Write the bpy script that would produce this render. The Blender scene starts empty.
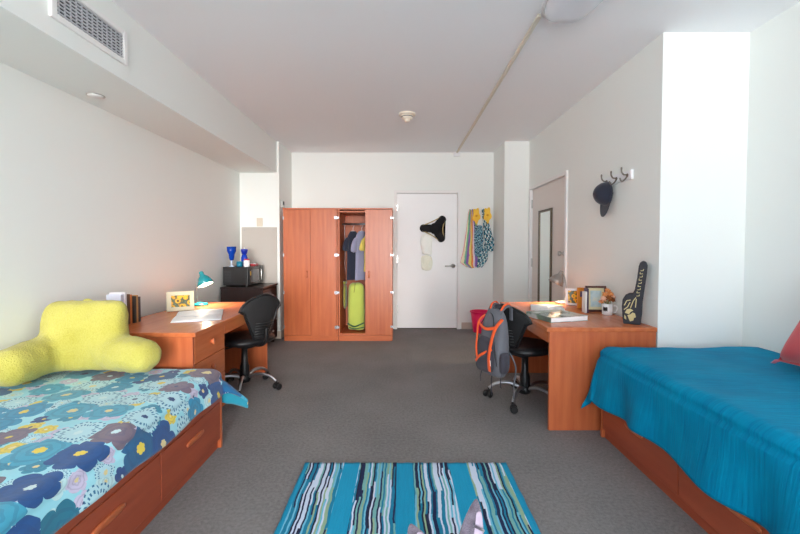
import bpy, bmesh, math, random
from mathutils import Vector, Matrix, noise
PI = math.pi
S = bpy.context.scene
C = S.collection
R = random.Random(7)

# ------------------------------------------------------------------ helpers
def lin(c):
    return c / 12.92 if c <= 0.04045 else ((c + 0.055) / 1.055) ** 2.4
def rgb(r, g, b):
    return (lin(r / 255), lin(g / 255), lin(b / 255), 1.0)

class NT:
    """small wrapper round a node tree"""
    def __init__(s, name):
        s.m = bpy.data.materials.new(name); s.m.use_nodes = True
        s.t = s.m.node_tree; s.b = s.t.nodes['Principled BSDF']
    def n(s, typ, **kw):
        nd = s.t.nodes.new(typ)
        for k, v in kw.items():
            setattr(nd, k, v)
        return nd
    def l(s, a, b): s.t.links.new(a, b)
    def put(s, sock, v):
        if hasattr(v, 'is_linked') or isinstance(v, bpy.types.NodeSocket): s.l(v, sock)
        else: sock.default_value = v
    def math(s, op, a, b=None, c=None):
        nd = s.n('ShaderNodeMath', operation=op)
        s.put(nd.inputs[0], a)
        if b is not None: s.put(nd.inputs[1], b)
        if c is not None: s.put(nd.inputs[2], c)
        return nd.outputs[0]
    def mix(s, f, a, b, mode='MIX'):
        nd = s.n('ShaderNodeMix', data_type='RGBA', blend_type=mode)
        s.put(nd.inputs[0], f); s.put(nd.inputs[6], a); s.put(nd.inputs[7], b)
        return nd.outputs[2]
    def ramp(s, f, stops, interp='LINEAR'):
        nd = s.n('ShaderNodeValToRGB'); r = nd.color_ramp; r.interpolation = interp
        while len(r.elements) < len(stops): r.elements.new(0.5)
        for e, (p, c) in zip(r.elements, stops): e.position = p; e.color = c
        s.put(nd.inputs[0], f); return nd.outputs[0]
    def coord(s, kind='Object', scale=(1, 1, 1)):
        tc = s.n('ShaderNodeTexCoord'); mp = s.n('ShaderNodeMapping')
        mp.inputs['Scale'].default_value = scale
        s.l(tc.outputs[kind], mp.inputs[0]); return mp.outputs[0]
    def noise(s, vec, scale, detail=3, rough=0.5):
        nd = s.n('ShaderNodeTexNoise'); s.l(vec, nd.inputs['Vector'])
        nd.inputs['Scale'].default_value = scale; nd.inputs['Detail'].default_value = detail
        nd.inputs['Roughness'].default_value = rough
        return nd.outputs['Fac']
    def bump(s, h, strength=0.2, dist=0.01):
        nd = s.n('ShaderNodeBump'); nd.inputs['Strength'].default_value = strength
        nd.inputs['Distance'].default_value = dist; s.l(h, nd.inputs['Height'])
        s.l(nd.outputs[0], s.b.inputs['Normal'])

def mat(name, col, rough=0.5, metal=0.0, spec=0.5, var=0.06, nscale=8, bump=0.0, bscale=200, coat=0, sheen=0, emit=None, estr=0):
    k = NT(name); b = k.b
    v = k.coord()
    f = k.noise(v, nscale)
    dark = tuple(x * (1 - var) for x in col[:3]) + (1,); lite = tuple(min(1, x * (1 + var)) for x in col[:3]) + (1,)
    k.l(k.mix(f, dark, lite), b.inputs['Base Color'])
    b.inputs['Roughness'].default_value = rough; b.inputs['Metallic'].default_value = metal
    b.inputs['Specular IOR Level'].default_value = spec
    b.inputs['Coat Weight'].default_value = coat
    b.inputs['Sheen Weight'].default_value = sheen
    if bump: k.bump(k.noise(v, bscale, 2), bump, 0.003)
    if emit: b.inputs['Emission Color'].default_value = emit; b.inputs['Emission Strength'].default_value = estr
    return k.m

def wood(name, c1, c2, scale=(14, 14, 1.2), rough=0.32):
    k = NT(name); v = k.coord('Object', scale)
    a = k.noise(v, 1.6, 6, 0.65)
    w = k.n('ShaderNodeTexWave', wave_type='BANDS', bands_direction='X'); k.l(v, w.inputs['Vector'])
    w.inputs['Scale'].default_value = 0.35; w.inputs['Distortion'].default_value = 9; w.inputs['Detail'].default_value = 3
    f = k.math('ADD', k.math('MULTIPLY', a, 0.9), k.math('MULTIPLY', w.outputs['Fac'], 0.1))
    k.l(k.ramp(f, [(0.25, c1), (0.75, c2)]), k.b.inputs['Base Color'])
    k.b.inputs['Roughness'].default_value = rough
    k.bump(a, 0.04, 0.002)
    return k.m

def obj(name, bm, m, parent=None, w=None, smooth=False, bevel=0, seg=2, sub=0, solid=0, loc=None, rot=None, m2=None):
    if w is not None: bmesh.ops.translate(bm, verts=bm.verts, vec=-Vector(w))
    bmesh.ops.recalc_face_normals(bm, faces=bm.faces)
    me = bpy.data.meshes.new(name); bm.to_mesh(me); bm.free()
    o = bpy.data.objects.new(name, me); C.objects.link(o)
    me.materials.append(m)
    if m2: me.materials.append(m2)
    if smooth: me.polygons.foreach_set('use_smooth', [True] * len(me.polygons))
    if parent: o.parent = parent
    if loc: o.location = loc
    if rot: o.rotation_euler = rot
    if solid:
        md = o.modifiers.new('Solid', 'SOLIDIFY'); md.thickness = solid; md.offset = -1
        if m2: md.material_offset = 1
    if bevel:
        md = o.modifiers.new('Bevel', 'BEVEL'); md.width = bevel; md.segments = seg; md.limit_method = 'ANGLE'; md.angle_limit = 0.7
    if sub:
        md = o.modifiers.new('Sub', 'SUBSURF'); md.levels = sub; md.render_levels = sub
    return o
def tag(o, label, cat, group=None, kind=None):
    o['label'] = label; o['category'] = cat
    if group: o['group'] = group
    if kind: o['kind'] = kind
    return o
def thing(name, label, cat, loc, rotz=0, group=None, kind=None):
    o = bpy.data.objects.new(name, None); C.objects.link(o)
    o.empty_display_size = 0.05; o.location = loc; o.rotation_euler = (0, 0, rotz)
    return tag(o, label, cat, group, kind)
def struct(name, bm, m, label, cat, bevel=0):
    o = obj(name, bm, m, bevel=bevel); return tag(o, label, cat, kind='structure')

def NB(): return bmesh.new()
def box(bm, x0, x1, y0, y1, z0, z1, M=None):
    vs = [bm.verts.new((x, y, z)) for x in (x0, x1) for y in (y0, y1) for z in (z0, z1)]
    for f in ((0, 1, 3, 2), (4, 6, 7, 5), (0, 4, 5, 1), (2, 3, 7, 6), (0, 2, 6, 4), (1, 5, 7, 3)):
        bm.faces.new([vs[i] for i in f])
    if M is not None: bmesh.ops.transform(bm, matrix=M, verts=vs)
    return bm
def bx(*a, M=None): return box(NB(), *a, M=M)
def frame_of(d):
    d = Vector(d).normalized()
    u = d.orthogonal().normalized(); return u, d.cross(u).normalized()
def loft(bm, rings, n=20, p=2.0, caps=True, M=None, closed=True):
    """rings: (cx,cy,cz,rx,ry[,rotation]) - superellipse sections lying in XY, stacked along z (M may turn them)"""
    rows = []
    for r in rings:
        cx, cy, cz, rx, ry = r[:5]; t0 = r[5] if len(r) > 5 else 0
        row = []
        for i in range(n):
            a = 2 * PI * i / n; ca, sa = math.cos(a), math.sin(a)
            x = rx * math.copysign(abs(ca) ** (2 / p), ca); y = ry * math.copysign(abs(sa) ** (2 / p), sa)
            row.append(bm.verts.new((cx + x * math.cos(t0) - y * math.sin(t0), cy + x * math.sin(t0) + y * math.cos(t0), cz)))
        rows.append(row)
    for a, b in zip(rows, rows[1:]):
        for i in range(n): bm.faces.new((a[i], a[(i + 1) % n], b[(i + 1) % n], b[i]))
    if caps: bm.faces.new(rows[0][::-1]); bm.faces.new(rows[-1])
    if M is not None: bmesh.ops.transform(bm, matrix=M, verts=[v for r in rows for v in r])
    return bm
def lathe(bm, prof, n=24, M=None, caps=False):
    """prof: (r,z)"""
    rows = []
    for r, z in prof:
        rows.append([bm.verts.new((max(r, 1e-4) * math.cos(2 * PI * i / n), max(r, 1e-4) * math.sin(2 * PI * i / n), z)) for i in range(n)])
    for a, b in zip(rows, rows[1:]):
        for i in range(n): bm.faces.new((a[i], a[(i + 1) % n], b[(i + 1) % n], b[i]))
    if caps: bm.faces.new(rows[0][::-1]); bm.faces.new(rows[-1])
    if M is not None: bmesh.ops.transform(bm, matrix=M, verts=[v for r in rows for v in r])
    return bm
def tube(bm, pts, rad, n=10, flat=1.0, up=None):
    """tube along pts; rad scalar or list; flat squashes along the second axis"""
    pts = [Vector(p) for p in pts]; rows = []
    u = None
    for i, p in enumerate(pts):
        d = (pts[min(i + 1, len(pts) - 1)] - pts[max(i - 1, 0)]).normalized()
        if u is None:
            u = Vector(up) if up else d.orthogonal()
        u = (u - d * u.dot(d)).normalized(); v = d.cross(u)
        r = rad[i] if isinstance(rad, (list, tuple)) else rad
        rows.append([bm.verts.new(p + u * (r * math.cos(2 * PI * k / n)) + v * (r * flat * math.sin(2 * PI * k / n))) for k in range(n)])
    for a, b in zip(rows, rows[1:]):
        for i in range(n): bm.faces.new((a[i], a[(i + 1) % n], b[(i + 1) % n], b[i]))
    bm.faces.new(rows[0][::-1]); bm.faces.new(rows[-1])
    return bm
def smooth_path(pts, k=6):
    pts = [Vector(p) for p in pts]; P = [pts[0]] + pts + [pts[-1]]; out = []
    for i in range(1, len(P) - 2):
        for j in range(k):
            t = j / k; a, b, c, d = P[i - 1:i + 3]
            out.append(0.5 * ((2 * b) + (c - a) * t + (2 * a - 5 * b + 4 * c - d) * t * t + (3 * b - a - 3 * c + d) * t ** 3))
    out.append(pts[-1]); return out
def prism(bm, poly, y0, y1, M=None):
    """polygon in XZ given as (x,z), extruded from y0 to y1"""
    a = [bm.verts.new((x, y0, z)) for x, z in poly]; b = [bm.verts.new((x, y1, z)) for x, z in poly]
    bm.faces.new(a); bm.faces.new(b[::-1]); n = len(poly)
    for i in range(n): bm.faces.new((a[i], b[i], b[(i + 1) % n], a[(i + 1) % n]))
    if M is not None: bmesh.ops.transform(bm, matrix=M, verts=a + b)
    return bm
def aim(loc, d):
    """matrix taking +z to d, placed at loc"""
    q = Vector((0, 0, 1)).rotation_difference(Vector(d).normalized())
    return Matrix.Translation(loc) @ q.to_matrix().to_4x4()
def rz(a): return Matrix.Rotation(a, 4, 'Z')
def T(x, y, z): return Matrix.Translation((x, y, z))
def crinkle(bm, amp, scale, seed=0.0, axis=None):
    for v in bm.verts:
        n = noise.noise_vector(v.co * scale + Vector((seed, seed * 1.7, seed * 0.3)))
        v.co += n * amp if axis is None else Vector(axis) * (n.x * amp)
    return bm

# ------------------------------------------------------------------ materials
M = {}
def wallpaint(name, c):
    k = NT(name); v = k.coord()
    f = k.noise(v, 1.1, 2)
    k.l(k.mix(f, tuple(x * 0.985 for x in c[:3]) + (1,), c), k.b.inputs['Base Color'])
    k.b.inputs['Roughness'].default_value = 0.55; k.b.inputs['Specular IOR Level'].default_value = 0.3
    k.bump(k.noise(v, 160, 3), 0.06, 0.002); return k.m
M['paint'] = wallpaint('wall_paint', rgb(238, 240, 236))
M['ceil'] = wallpaint('ceiling_paint', rgb(243, 244, 246))
M['door'] = mat('door_paint', rgb(246, 245, 245), 0.55, var=0.01)
M['doorR'] = mat('side_door_paint', rgb(226, 218, 212), 0.5, var=0.01)
M['trim'] = mat('trim_paint', rgb(238, 236, 234), 0.7, spec=0.2, var=0.01)
M['base'] = mat('baseboard_vinyl', rgb(196, 180, 166), 0.5, var=0.03)
k = NT('carpet_pile'); v = k.coord()
f1 = k.noise(v, 420, 2); f2 = k.noise(v, 2.2, 3); f3 = k.noise(v, 60, 3)
f = k.math('ADD', k.math('MULTIPLY', f1, 0.55), k.math('ADD', k.math('MULTIPLY', f2, 0.15), k.math('MULTIPLY', f3, 0.3)))
k.l(k.ramp(f, [(0.32, rgb(104, 101, 102)), (0.68, rgb(162, 158, 157))]), k.b.inputs['Base Color'])
k.b.inputs['Roughness'].default_value = 0.95; k.b.inputs['Specular IOR Level'].default_value = 0.1
k.bump(f1, 0.7, 0.006); M['carpet'] = k.m
WC1, WC2 = rgb(176, 86, 50), rgb(202, 112, 68)
M['wood_v'] = wood('cherry_wood_upright', WC1, WC2, (14, 14, 1.2))
M['wood_y'] = wood('cherry_wood_top', rgb(184, 94, 52), rgb(210, 122, 76), (14, 1.2, 14), 0.25)
M['wood_x'] = wood('cherry_wood_cross', WC1, WC2, (1.2, 14, 14))
M['wood_in'] = wood('cherry_wood_inside', rgb(172, 84, 48), rgb(204, 112, 68), (14, 14, 1.2), 0.45)
M['wood_bed'] = wood('cherry_wood_bed', rgb(146, 66, 42), rgb(170, 82, 54), (14, 1.2, 14), 0.38)
M['chrome'] = mat('polished_chrome', rgb(180, 182, 188), 0.35, 1.0, var=0.02)
M['steel'] = mat('brushed_steel', rgb(190, 188, 184), 0.3, 1.0, var=0.05)
M['black'] = mat('black_plastic', rgb(22, 22, 24), 0.35, var=0.1)
M['black_soft'] = mat('black_leatherette', rgb(24, 24, 27), 0.4, var=0.1, bump=0.2, bscale=300)
M['black_gloss'] = mat('black_gloss', rgb(16, 14, 15), 0.18, var=0.1)
M['espresso'] = wood('espresso_wood', rgb(26, 16, 16), rgb(44, 26, 25), (10, 10, 1), 0.3)
M['white'] = mat('white_plastic', rgb(238, 238, 240), 0.35, var=0.01)
M['beige_plate'] = mat('almond_plastic', rgb(214, 202, 184), 0.4, var=0.02)
M['dark_gap'] = mat('dark_void', rgb(50, 50, 56), 0.8)
M['grille'] = mat('grille_enamel', rgb(205, 206, 210), 0.4)
M['paper'] = mat('white_paper', rgb(246, 246, 248), 0.6, var=0.02)
M['teal_lamp'] = mat('teal_enamel', rgb(20, 140, 150), 0.25, coat=0.4)
M['grey_lamp'] = mat('silver_enamel', rgb(150, 142, 136), 0.3, 0.5)
M['shade_in'] = mat('shade_inside_white', rgb(245, 240, 230), 0.5, var=0.01)
M['bulb'] = mat('lamp_bulb_glow', rgb(255, 240, 215), 0.4, emit=(1, .86, .66, 1), estr=45)
M['pink'] = mat('hot_pink_plastic', rgb(240, 14, 92), 0.35, var=0.03)
M['navy_cap'] = mat('navy_cotton', rgb(28, 32, 50), 0.85, var=0.15, bump=0.3, bscale=500, sheen=0.3)
M['felt'] = mat('black_felt', rgb(20, 20, 24), 0.9, var=0.2, bump=0.3, bscale=300)
M['gold'] = mat('gold_braid', rgb(186, 164, 112), 0.45, 0.3, var=0.15)
M['gauze'] = mat('white_gauze', rgb(244, 245, 238), 0.8, var=0.04, nscale=20)
M['gauze_y'] = mat('cream_lace', rgb(236, 236, 218), 0.85, var=0.08, nscale=40)
M['silver_mirror'] = mat('mirror_silver', rgb(235, 240, 236), 0.04, 1.0, var=0.0)
M['bronze'] = mat('dark_bronze_frame', rgb(92, 78, 60), 0.4, 0.2)
M['panel'] = mat('grey_beige_board', rgb(186, 178, 170), 0.45, var=0.02)
M['flower_y'] = mat('yellow_cloth', rgb(246, 196, 66), 0.75, var=0.1, nscale=30)
M['sheet'] = mat('white_sheet', rgb(210, 214, 222), 0.8)

def fabric(name, c, sheen=0.3, var=0.1, bump=0.3, bscale=350):
    return mat(name, c, 0.85, var=var, bump=bump, bscale=bscale, sheen=sheen)
M['navy_shirt'] = fabric('navy_shirt', rgb(34, 38, 58))
M['grey_shirt'] = fabric('lavender_grey_shirt', rgb(150, 150, 178))
M['yellow_shirt'] = fabric('pale_yellow_shirt', rgb(222, 200, 96))
M['lime'] = fabric('lime_cloth', rgb(190, 204, 92))
M['olive'] = fabric('olive_cloth', rgb(140, 140, 50))
M['green_dk'] = fabric('dark_green_band', rgb(40, 92, 60))
M['pack_grey'] = fabric('grey_nylon', rgb(96, 98, 106), 0.1, 0.15)
M['pack_dark'] = fabric('dark_nylon', rgb(58, 56, 66), 0.1)
M['pack_orange'] = fabric('orange_webbing', rgb(240, 92, 34), 0.1, 0.06)
M['red_pillow'] = fabric('red_cotton', rgb(206, 52, 60), 0.3, 0.12)
M['pink_piping'] = fabric('pink_piping', rgb(226, 120, 140), 0.2)
M['teal_back'] = fabric('teal_lining', rgb(24, 140, 166), 0.2)

M['hookm'] = mat('aged_nickel', rgb(120, 112, 104), .35, .8)
# plush yellow
k = NT('yellow_plush'); v = k.coord()
f = k.noise(v, 6, 4); g = k.noise(v, 130, 3)
k.l(k.ramp(k.math('ADD', k.math('MULTIPLY', f, 0.6), k.math('MULTIPLY', g, 0.4)), [(0.3, rgb(172, 162, 60)), (0.7, rgb(198, 190, 98))]), k.b.inputs['Base Color'])
k.b.inputs['Roughness'].default_value = 0.9; k.b.inputs['Sheen Weight'].default_value = 0.2; k.b.inputs['Sheen Roughness'].default_value = 0.5
k.bump(k.math('ADD', g, k.math('MULTIPLY', f, 0.6)), 0.6, 0.012); M['plush'] = k.m

# plain teal satin coverlet
k = NT('teal_satin'); v = k.coord('UV')
f = k.noise(k.coord('UV', (1.5, 30, 1)), 3, 4, 0.6); f2 = k.noise(v, 4, 3)
k.l(k.ramp(k.math('ADD', k.math('MULTIPLY', f, 0.6), k.math('MULTIPLY', f2, 0.4)), [(0.3, rgb(0, 108, 152)), (0.7, rgb(0, 150, 190))]), k.b.inputs['Base Color'])
k.b.inputs['Roughness'].default_value = 0.62; k.b.inputs['Specular IOR Level'].default_value = 0.08
k.bump(k.math('ADD', f, k.math('MULTIPLY', f2, 2.0)), 0.5, 0.006); M['teal_satin'] = k.m

# flowered comforter: two layers of cell flowers
k = NT('flowered_cotton')
def flower_layer(scale, seed, rnd, Rbase, palette, k=k):
    tc = k.n('ShaderNodeTexCoord'); mp = k.n('ShaderNodeMapping')
    mp.inputs['Scale'].default_value = (scale, scale, 0); mp.inputs['Location'].default_value = (seed, seed * .37, 0)
    k.l(tc.outputs['UV'], mp.inputs[0])
    nz = k.n('ShaderNodeTexNoise'); nz.inputs['Scale'].default_value = 2.2; nz.inputs['Detail'].default_value = 1; k.l(mp.outputs[0], nz.inputs['Vector'])
    wv = k.n('ShaderNodeVectorMath', operation='MULTIPLY_ADD'); k.l(nz.outputs['Color'], wv.inputs[0])
    wv.inputs[1].default_value = (0.16, 0.16, 0); k.l(mp.outputs[0], wv.inputs[2])
    vo = k.n('ShaderNodeTexVoronoi', voronoi_dimensions='2D', feature='F1'); vo.inputs['Scale'].default_value = 1
    vo.inputs['Randomness'].default_value = rnd; k.l(wv.outputs[0], vo.inputs['Vector'])
    sub = k.n('ShaderNodeVectorMath', operation='SUBTRACT'); k.l(wv.outputs[0], sub.inputs[0]); k.l(vo.outputs['Position'], sub.inputs[1])
    sp = k.n('ShaderNodeSeparateXYZ'); k.l(sub.outputs[0], sp.inputs[0])
    ang = k.math('ARCTAN2', sp.outputs[1], sp.outputs[0]); r = vo.outputs['Distance']
    sc = k.n('ShaderNodeSeparateColor'); k.l(vo.outputs['Color'], sc.inputs[0])
    c1, c2, c3 = sc.outputs
    pet = k.math('ABSOLUTE', k.math('COSINE', k.math('ADD', k.math('MULTIPLY', ang, 3.0), k.math('MULTIPLY', c3, 6.0))))
    rad = k.math('MULTIPLY', k.math('ADD', Rbase, k.math('MULTIPLY', c2, 0.14)), k.math('ADD', 0.78, k.math('MULTIPLY', k.math('POWER', pet, 0.6), 0.3)))
    q = k.math('DIVIDE', r, rad)
    mask = k.math('LESS_THAN', q, 1.0)
    kind = k.math('GREATER_THAN', c1, 0.74)
    # dashed ring flowers: pale with dark petals ticks
    ticks = k.math('GREATER_THAN', k.math('COSINE', k.math('MULTIPLY', ang, 26.0)), 0.05)
    ringd = k.math('GREATER_THAN', k.math('SINE', k.math('MULTIPLY', q, 21.0)), 0.0)
    band = k.math('MULTIPLY', k.math('GREATER_THAN', q, 0.45), k.math('MULTIPLY', ticks, ringd))
    body = k.ramp(c1, palette, 'CONSTANT')
    shade = k.math('MULTIPLY', k.math('GREATER_THAN', k.math('SINE', k.math('ADD', k.math('MULTIPLY', q, 17), k.math('MULTIPLY', pet, 3.0))), 0.45), 0.22)
    body = k.mix(shade, body, rgb(20, 60, 110))
    body = k.mix(k.math('MULTIPLY', kind, 0.99), body, k.mix(band, rgb(176, 216, 226), rgb(28, 108, 150)))
    cen = k.math('LESS_THAN', q, k.math('ADD', 0.14, k.math('MULTIPLY', c2, 0.1)))
    cc = k.ramp(c3, [(0, rgb(230, 206, 70)), (0.3, rgb(200, 226, 230)), (0.6, rgb(20, 60, 110)), (0.8, rgb(226, 210, 150))], 'CONSTANT')
    body = k.mix(cen, body, cc)
    return mask, body
pal = [(0, rgb(14, 92, 138)), (0.14, rgb(116, 100, 120)), (0.24, rgb(20, 140, 182)), (0.38, rgb(10, 76, 138)), (0.52, rgb(116, 102, 118)), (0.6, rgb(60, 160, 190)), (0.7, rgb(16, 112, 138)), (0.78, rgb(190, 220, 228))]
pal2 = [(0, rgb(186, 222, 226)), (0.28, rgb(196, 190, 216)), (0.45, rgb(24, 70, 130)), (0.56, rgb(228, 204, 70)), (0.64, rgb(40, 140, 170)), (0.8, rgb(230, 236, 240))]
mB, cB = flower_layer(10.5, 3.1, 0.8, 0.36, pal2)
mA, cA = flower_layer(5.6, 7.7, 0.55, 0.42, pal)
bgc = k.mix(k.noise(k.coord('UV'), 5, 2), rgb(130, 206, 222), rgb(168, 222, 232))
col = k.mix(mB, bgc, cB); col = k.mix(mA, col, cA)
k.l(col, k.b.inputs['Base Color']); k.b.inputs['Roughness'].default_value = 0.75; k.b.inputs['Sheen Weight'].default_value = 0.2
k.bump(k.noise(k.coord('UV'), 14, 3), 0.4, 0.008); M['flowered'] = k.m

# rag rug
k = NT('rag_rug_weave')
tc = k.n('ShaderNodeTexCoord'); sp = k.n('ShaderNodeSeparateXYZ'); k.l(tc.outputs['UV'], sp.inputs[0])
u, w_ = sp.outputs[0], sp.outputs[1]
nz = k.noise(k.coord('UV', (.6, 1.6, 1)), 3.0, 2)
nz2 = k.noise(k.coord('UV', (6, 5, 1)), 8, 2)
uu = k.math('ADD', u, k.math('ADD', k.math('MULTIPLY', nz, 0.04), k.math('MULTIPLY', nz2, 0.005)))
cell = k.math('FLOOR', k.math('MULTIPLY', uu, 138))
wn = k.n('ShaderNodeTexWhiteNoise', noise_dimensions='1D'); k.l(cell, wn.inputs['W'])
seg = k.math('FLOOR', k.math('ADD', k.math('MULTIPLY', w_, 2.4), k.math('MULTIPLY', wn.outputs['Value'], 7)))
wn2 = k.n('ShaderNodeTexWhiteNoise', noise_dimensions='2D'); cb = k.n('ShaderNodeCombineXYZ'); k.l(cell, cb.inputs[0]); k.l(seg, cb.inputs[1]); k.l(cb.outputs[0], wn2.inputs['Vector'])
sc_ = k.ramp(wn2.outputs['Value'], [(0, rgb(18, 34, 78)), (0.24, rgb(206, 220, 240)), (0.44, rgb(10, 128, 164)), (0.6, rgb(120, 180, 178)), (0.7, rgb(112, 190, 218)), (0.84, rgb(14, 24, 56)), (0.92, rgb(150, 180, 150))], 'CONSTANT')
def inb(a, b): return k.math('MULTIPLY', k.math('GREATER_THAN', u, a), k.math('LESS_THAN', u, b))
ms = k.math('ADD', k.math('ADD', inb(.02, .195), inb(.272, .455)), k.math('ADD', inb(.532, .712), inb(.80, .972)))
teal = k.mix(k.noise(k.coord('UV', (40, 2, 1)), 4, 3), rgb(0, 140, 182), rgb(6, 164, 206))
k.l(k.mix(ms, teal, sc_), k.b.inputs['Base Color']); k.b.inputs['Roughness'].default_value = 0.9
k.bump(k.noise(k.coord('UV', (90, 30, 1)), 3, 2), 0.6, 0.006); M['rug'] = k.m

# striped towel / patterned cloths
def stripes(name, stops, scale, horizontal=False, wob=0.02):
    k = NT(name); tc = k.n('ShaderNodeTexCoord'); sp = k.n('ShaderNodeSeparateXYZ'); k.l(tc.outputs['UV'], sp.inputs[0])
    s_ = sp.outputs[1 if horizontal else 0]
    s_ = k.math('ADD', s_, k.math('MULTIPLY', k.noise(k.coord('UV'), 5, 2), wob))
    f = k.math('FRACT', k.math('MULTIPLY', s_, scale))
    k.l(k.ramp(f, stops, 'CONSTANT'), k.b.inputs['Base Color']); k.b.inputs['Roughness'].default_value = 0.9
    k.bump(k.noise(k.coord('UV'), 200, 2), 0.4, 0.002)
    return k.m
M['towel'] = stripes('pastel_striped_towel', [(0, rgb(236, 130, 150)), (.1, rgb(240, 236, 200)), (.18, rgb(120, 190, 160)), (.28, rgb(160, 120, 190)), (.38, rgb(244, 226, 120)), (.46, rgb(238, 150, 90)), (.55, rgb(240, 225, 235)), (.63, rgb(170, 130, 205)), (.74, rgb(140, 205, 130)), (.84, rgb(236, 110, 140)), (.93, rgb(90, 150, 190))], .8, wob=0.2)
def checks(name, a, b, c, s1, s2):
    k = NT(name); tc = k.coord('UV')
    ch = k.n('ShaderNodeTexChecker'); k.l(tc, ch.inputs[0]); ch.inputs['Scale'].default_value = s1; ch.inputs[1].default_value = a; ch.inputs[2].default_value = b
    vo = k.n('ShaderNodeTexVoronoi', voronoi_dimensions='2D'); k.l(tc, vo.inputs['Vector']); vo.inputs['Scale'].default_value = s2
    k.l(k.mix(k.math('LESS_THAN', vo.outputs['Distance'], 0.33), ch.outputs[0], c), k.b.inputs['Base Color']); k.b.inputs['Roughness'].default_value = 0.9
    return k.m
M['chk'] = checks('teal_navy_dotted', rgb(36, 120, 150), rgb(24, 34, 60), rgb(190, 226, 230), 8, 11)
M['chk2'] = checks('teal_black_tie', rgb(230, 240, 238), rgb(30, 130, 150), rgb(20, 40, 60), 5, 8)
# sunflower picture
def sunpic(name):
    k = NT(name); v = k.coord('Object'); vo = k.n('ShaderNodeTexVoronoi', feature='F1'); k.l(v, vo.inputs['Vector']); vo.inputs['Scale'].default_value = 26
    k.l(k.ramp(vo.outputs['Distance'], [(0, rgb(60, 34, 14)), (0.22, rgb(110, 60, 16)), (0.3, rgb(250, 200, 30)), (0.52, rgb(240, 170, 30)), (0.62, rgb(70, 84, 50)), (0.9, rgb(110, 120, 90))]), k.b.inputs['Base Color'])
    k.b.inputs['Roughness'].default_value = 0.25; return k.m
M['sun'] = sunpic('sunflower_print')
def softpic(name, stops, s=9, ro=.12):
    k = NT(name); f = k.noise(k.coord('Object'), s, 2)
    k.l(k.ramp(f, stops), k.b.inputs['Base Color']); k.b.inputs['Roughness'].default_value = ro; return k.m
M['pale_pic'] = softpic('pale_blue_picture', [(0.3, rgb(226, 222, 204)), (0.5, rgb(196, 214, 218)), (0.7, rgb(160, 186, 190))], 14)
M['cover'] = softpic('glossy_green_grey_cover', [(0.3, rgb(90, 96, 100)), (0.5, rgb(120, 140, 120)), (0.6, rgb(206, 208, 206)), (0.75, rgb(150, 176, 130))], 7)
M['page'] = softpic('printed_page', [(0.35, rgb(246, 246, 248)), (0.6, rgb(250, 250, 250)), (0.75, rgb(206, 212, 222))], 12, .5)

# ------------------------------------------------------------------ room
YB, YN = 6.017, -3.2          # far wall, window wall
XL, XR, XRN = -2.15, 1.73, 2.30
ZC = 2.65; YC = 2.67; YBUMP = 5.39; XBL, XBR = -1.62, 1.40
struct('floor', bx(XL - .2, XRN + .2, YN - .2, YB + .2, -.1, 0), M['carpet'], 'brown-grey carpet covering the whole room floor', 'floor')
struct('ceiling', bx(XL - .2, XRN + .2, YN - .2, YB + .2, ZC, ZC + .1), M['ceil'], 'smooth white ceiling of the room', 'ceiling')
struct('wall_left', bx(XL - .12, XL, YN, YB + .12, 0, ZC), M['paint'], 'long plain off-white wall beside the flowered bed', 'wall')
bm = NB()
box(bm, XBL, -.085, YB, YB + .12, 0, ZC); box(bm, .90, XBR, YB, YB + .12, 0, ZC); box(bm, -.085, .90, YB, YB + .12, 2.085, ZC)
struct('wall_back', bm, M['paint'], 'off-white far wall around the white door', 'wall')
struct('wall_back_left', bx(XL, XBL, YBUMP, YB + .12, 0, ZC), M['paint'], 'off-white projecting wall block beside the wardrobes, carrying the grey board', 'wall')
struct('wall_back_right', bx(XBR, XR + .12, YBUMP, YB + .12, 0, ZC), M['paint'], 'narrow off-white wall projection between towels and side door', 'wall')
bm = NB(); D0, D1, DH = 4.14, 5.33, 2.03
box(bm, XR, XR + .12, YC, D0, 0, ZC); box(bm, XR, XR + .12, D1, YBUMP, 0, ZC); box(bm, XR, XR + .12, D0, D1, DH, ZC)
struct('wall_right', bm, M['paint'], 'off-white side wall behind the desk with cap and hooks', 'wall')
struct('wall_right_return', bx(XR + .12, XRN + .12, YC, YC + .12, 0, ZC), M['paint'], 'off-white short wall at the foot of the teal bed', 'wall')
struct('wall_right_near', bx(XRN, XRN + .12, YN, YC, 0, ZC), M['paint'], 'off-white wall along the teal bed', 'wall')
# window wall behind the viewer
WX0, WX1, WZ0, WZ1 = -1.95, 1.6, 0.10, 2.5
bm = NB()
box(bm, XL - .12, WX0, YN - .12, YN, 0, ZC); box(bm, WX1, XRN + .12, YN - .12, YN, 0, ZC)
box(bm, WX0, WX1, YN - .12, YN, 0, WZ0); box(bm, WX0, WX1, YN - .12, YN, WZ1, ZC)
struct('wall_near', bm, M['paint'], 'off-white window wall at the bed heads', 'wall')
bm = NB()
for x in (WX0, -.4, .65, WX1 - .05): box(bm, x, x + .05, YN - .09, YN - .03, WZ0, WZ1)
for z in (WZ0, WZ1 - .05): box(bm, WX0, WX1, YN - .09, YN - .03, z, z + .05)
wo = struct('window_1', bm, M['trim'], 'wide white three-bay window lighting the room', 'window')
# soffit
struct('ceiling_soffit', bx(XL, -1.65, YN, YBUMP, 2.235, ZC), M['paint'], 'white boxed soffit running along the wall above the flowered bed', 'soffit')
struct('wall_light_block', bx(-.6, 1.35, YB + .13, YB + .2, 0, ZC), M['door'], 'added plain backing behind the far door, blocking light at its gaps', 'wall')  # unseen panel added to stop daylight leaking round the far door
struct('wall_light_block_side', bx(XR + .13, XR + .2, D0 - .1, YBUMP, 0, ZC), M['door'], 'added plain backing behind the side door, blocking light at its gaps', 'wall')  # same added light stop for the side door, out of view
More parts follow.
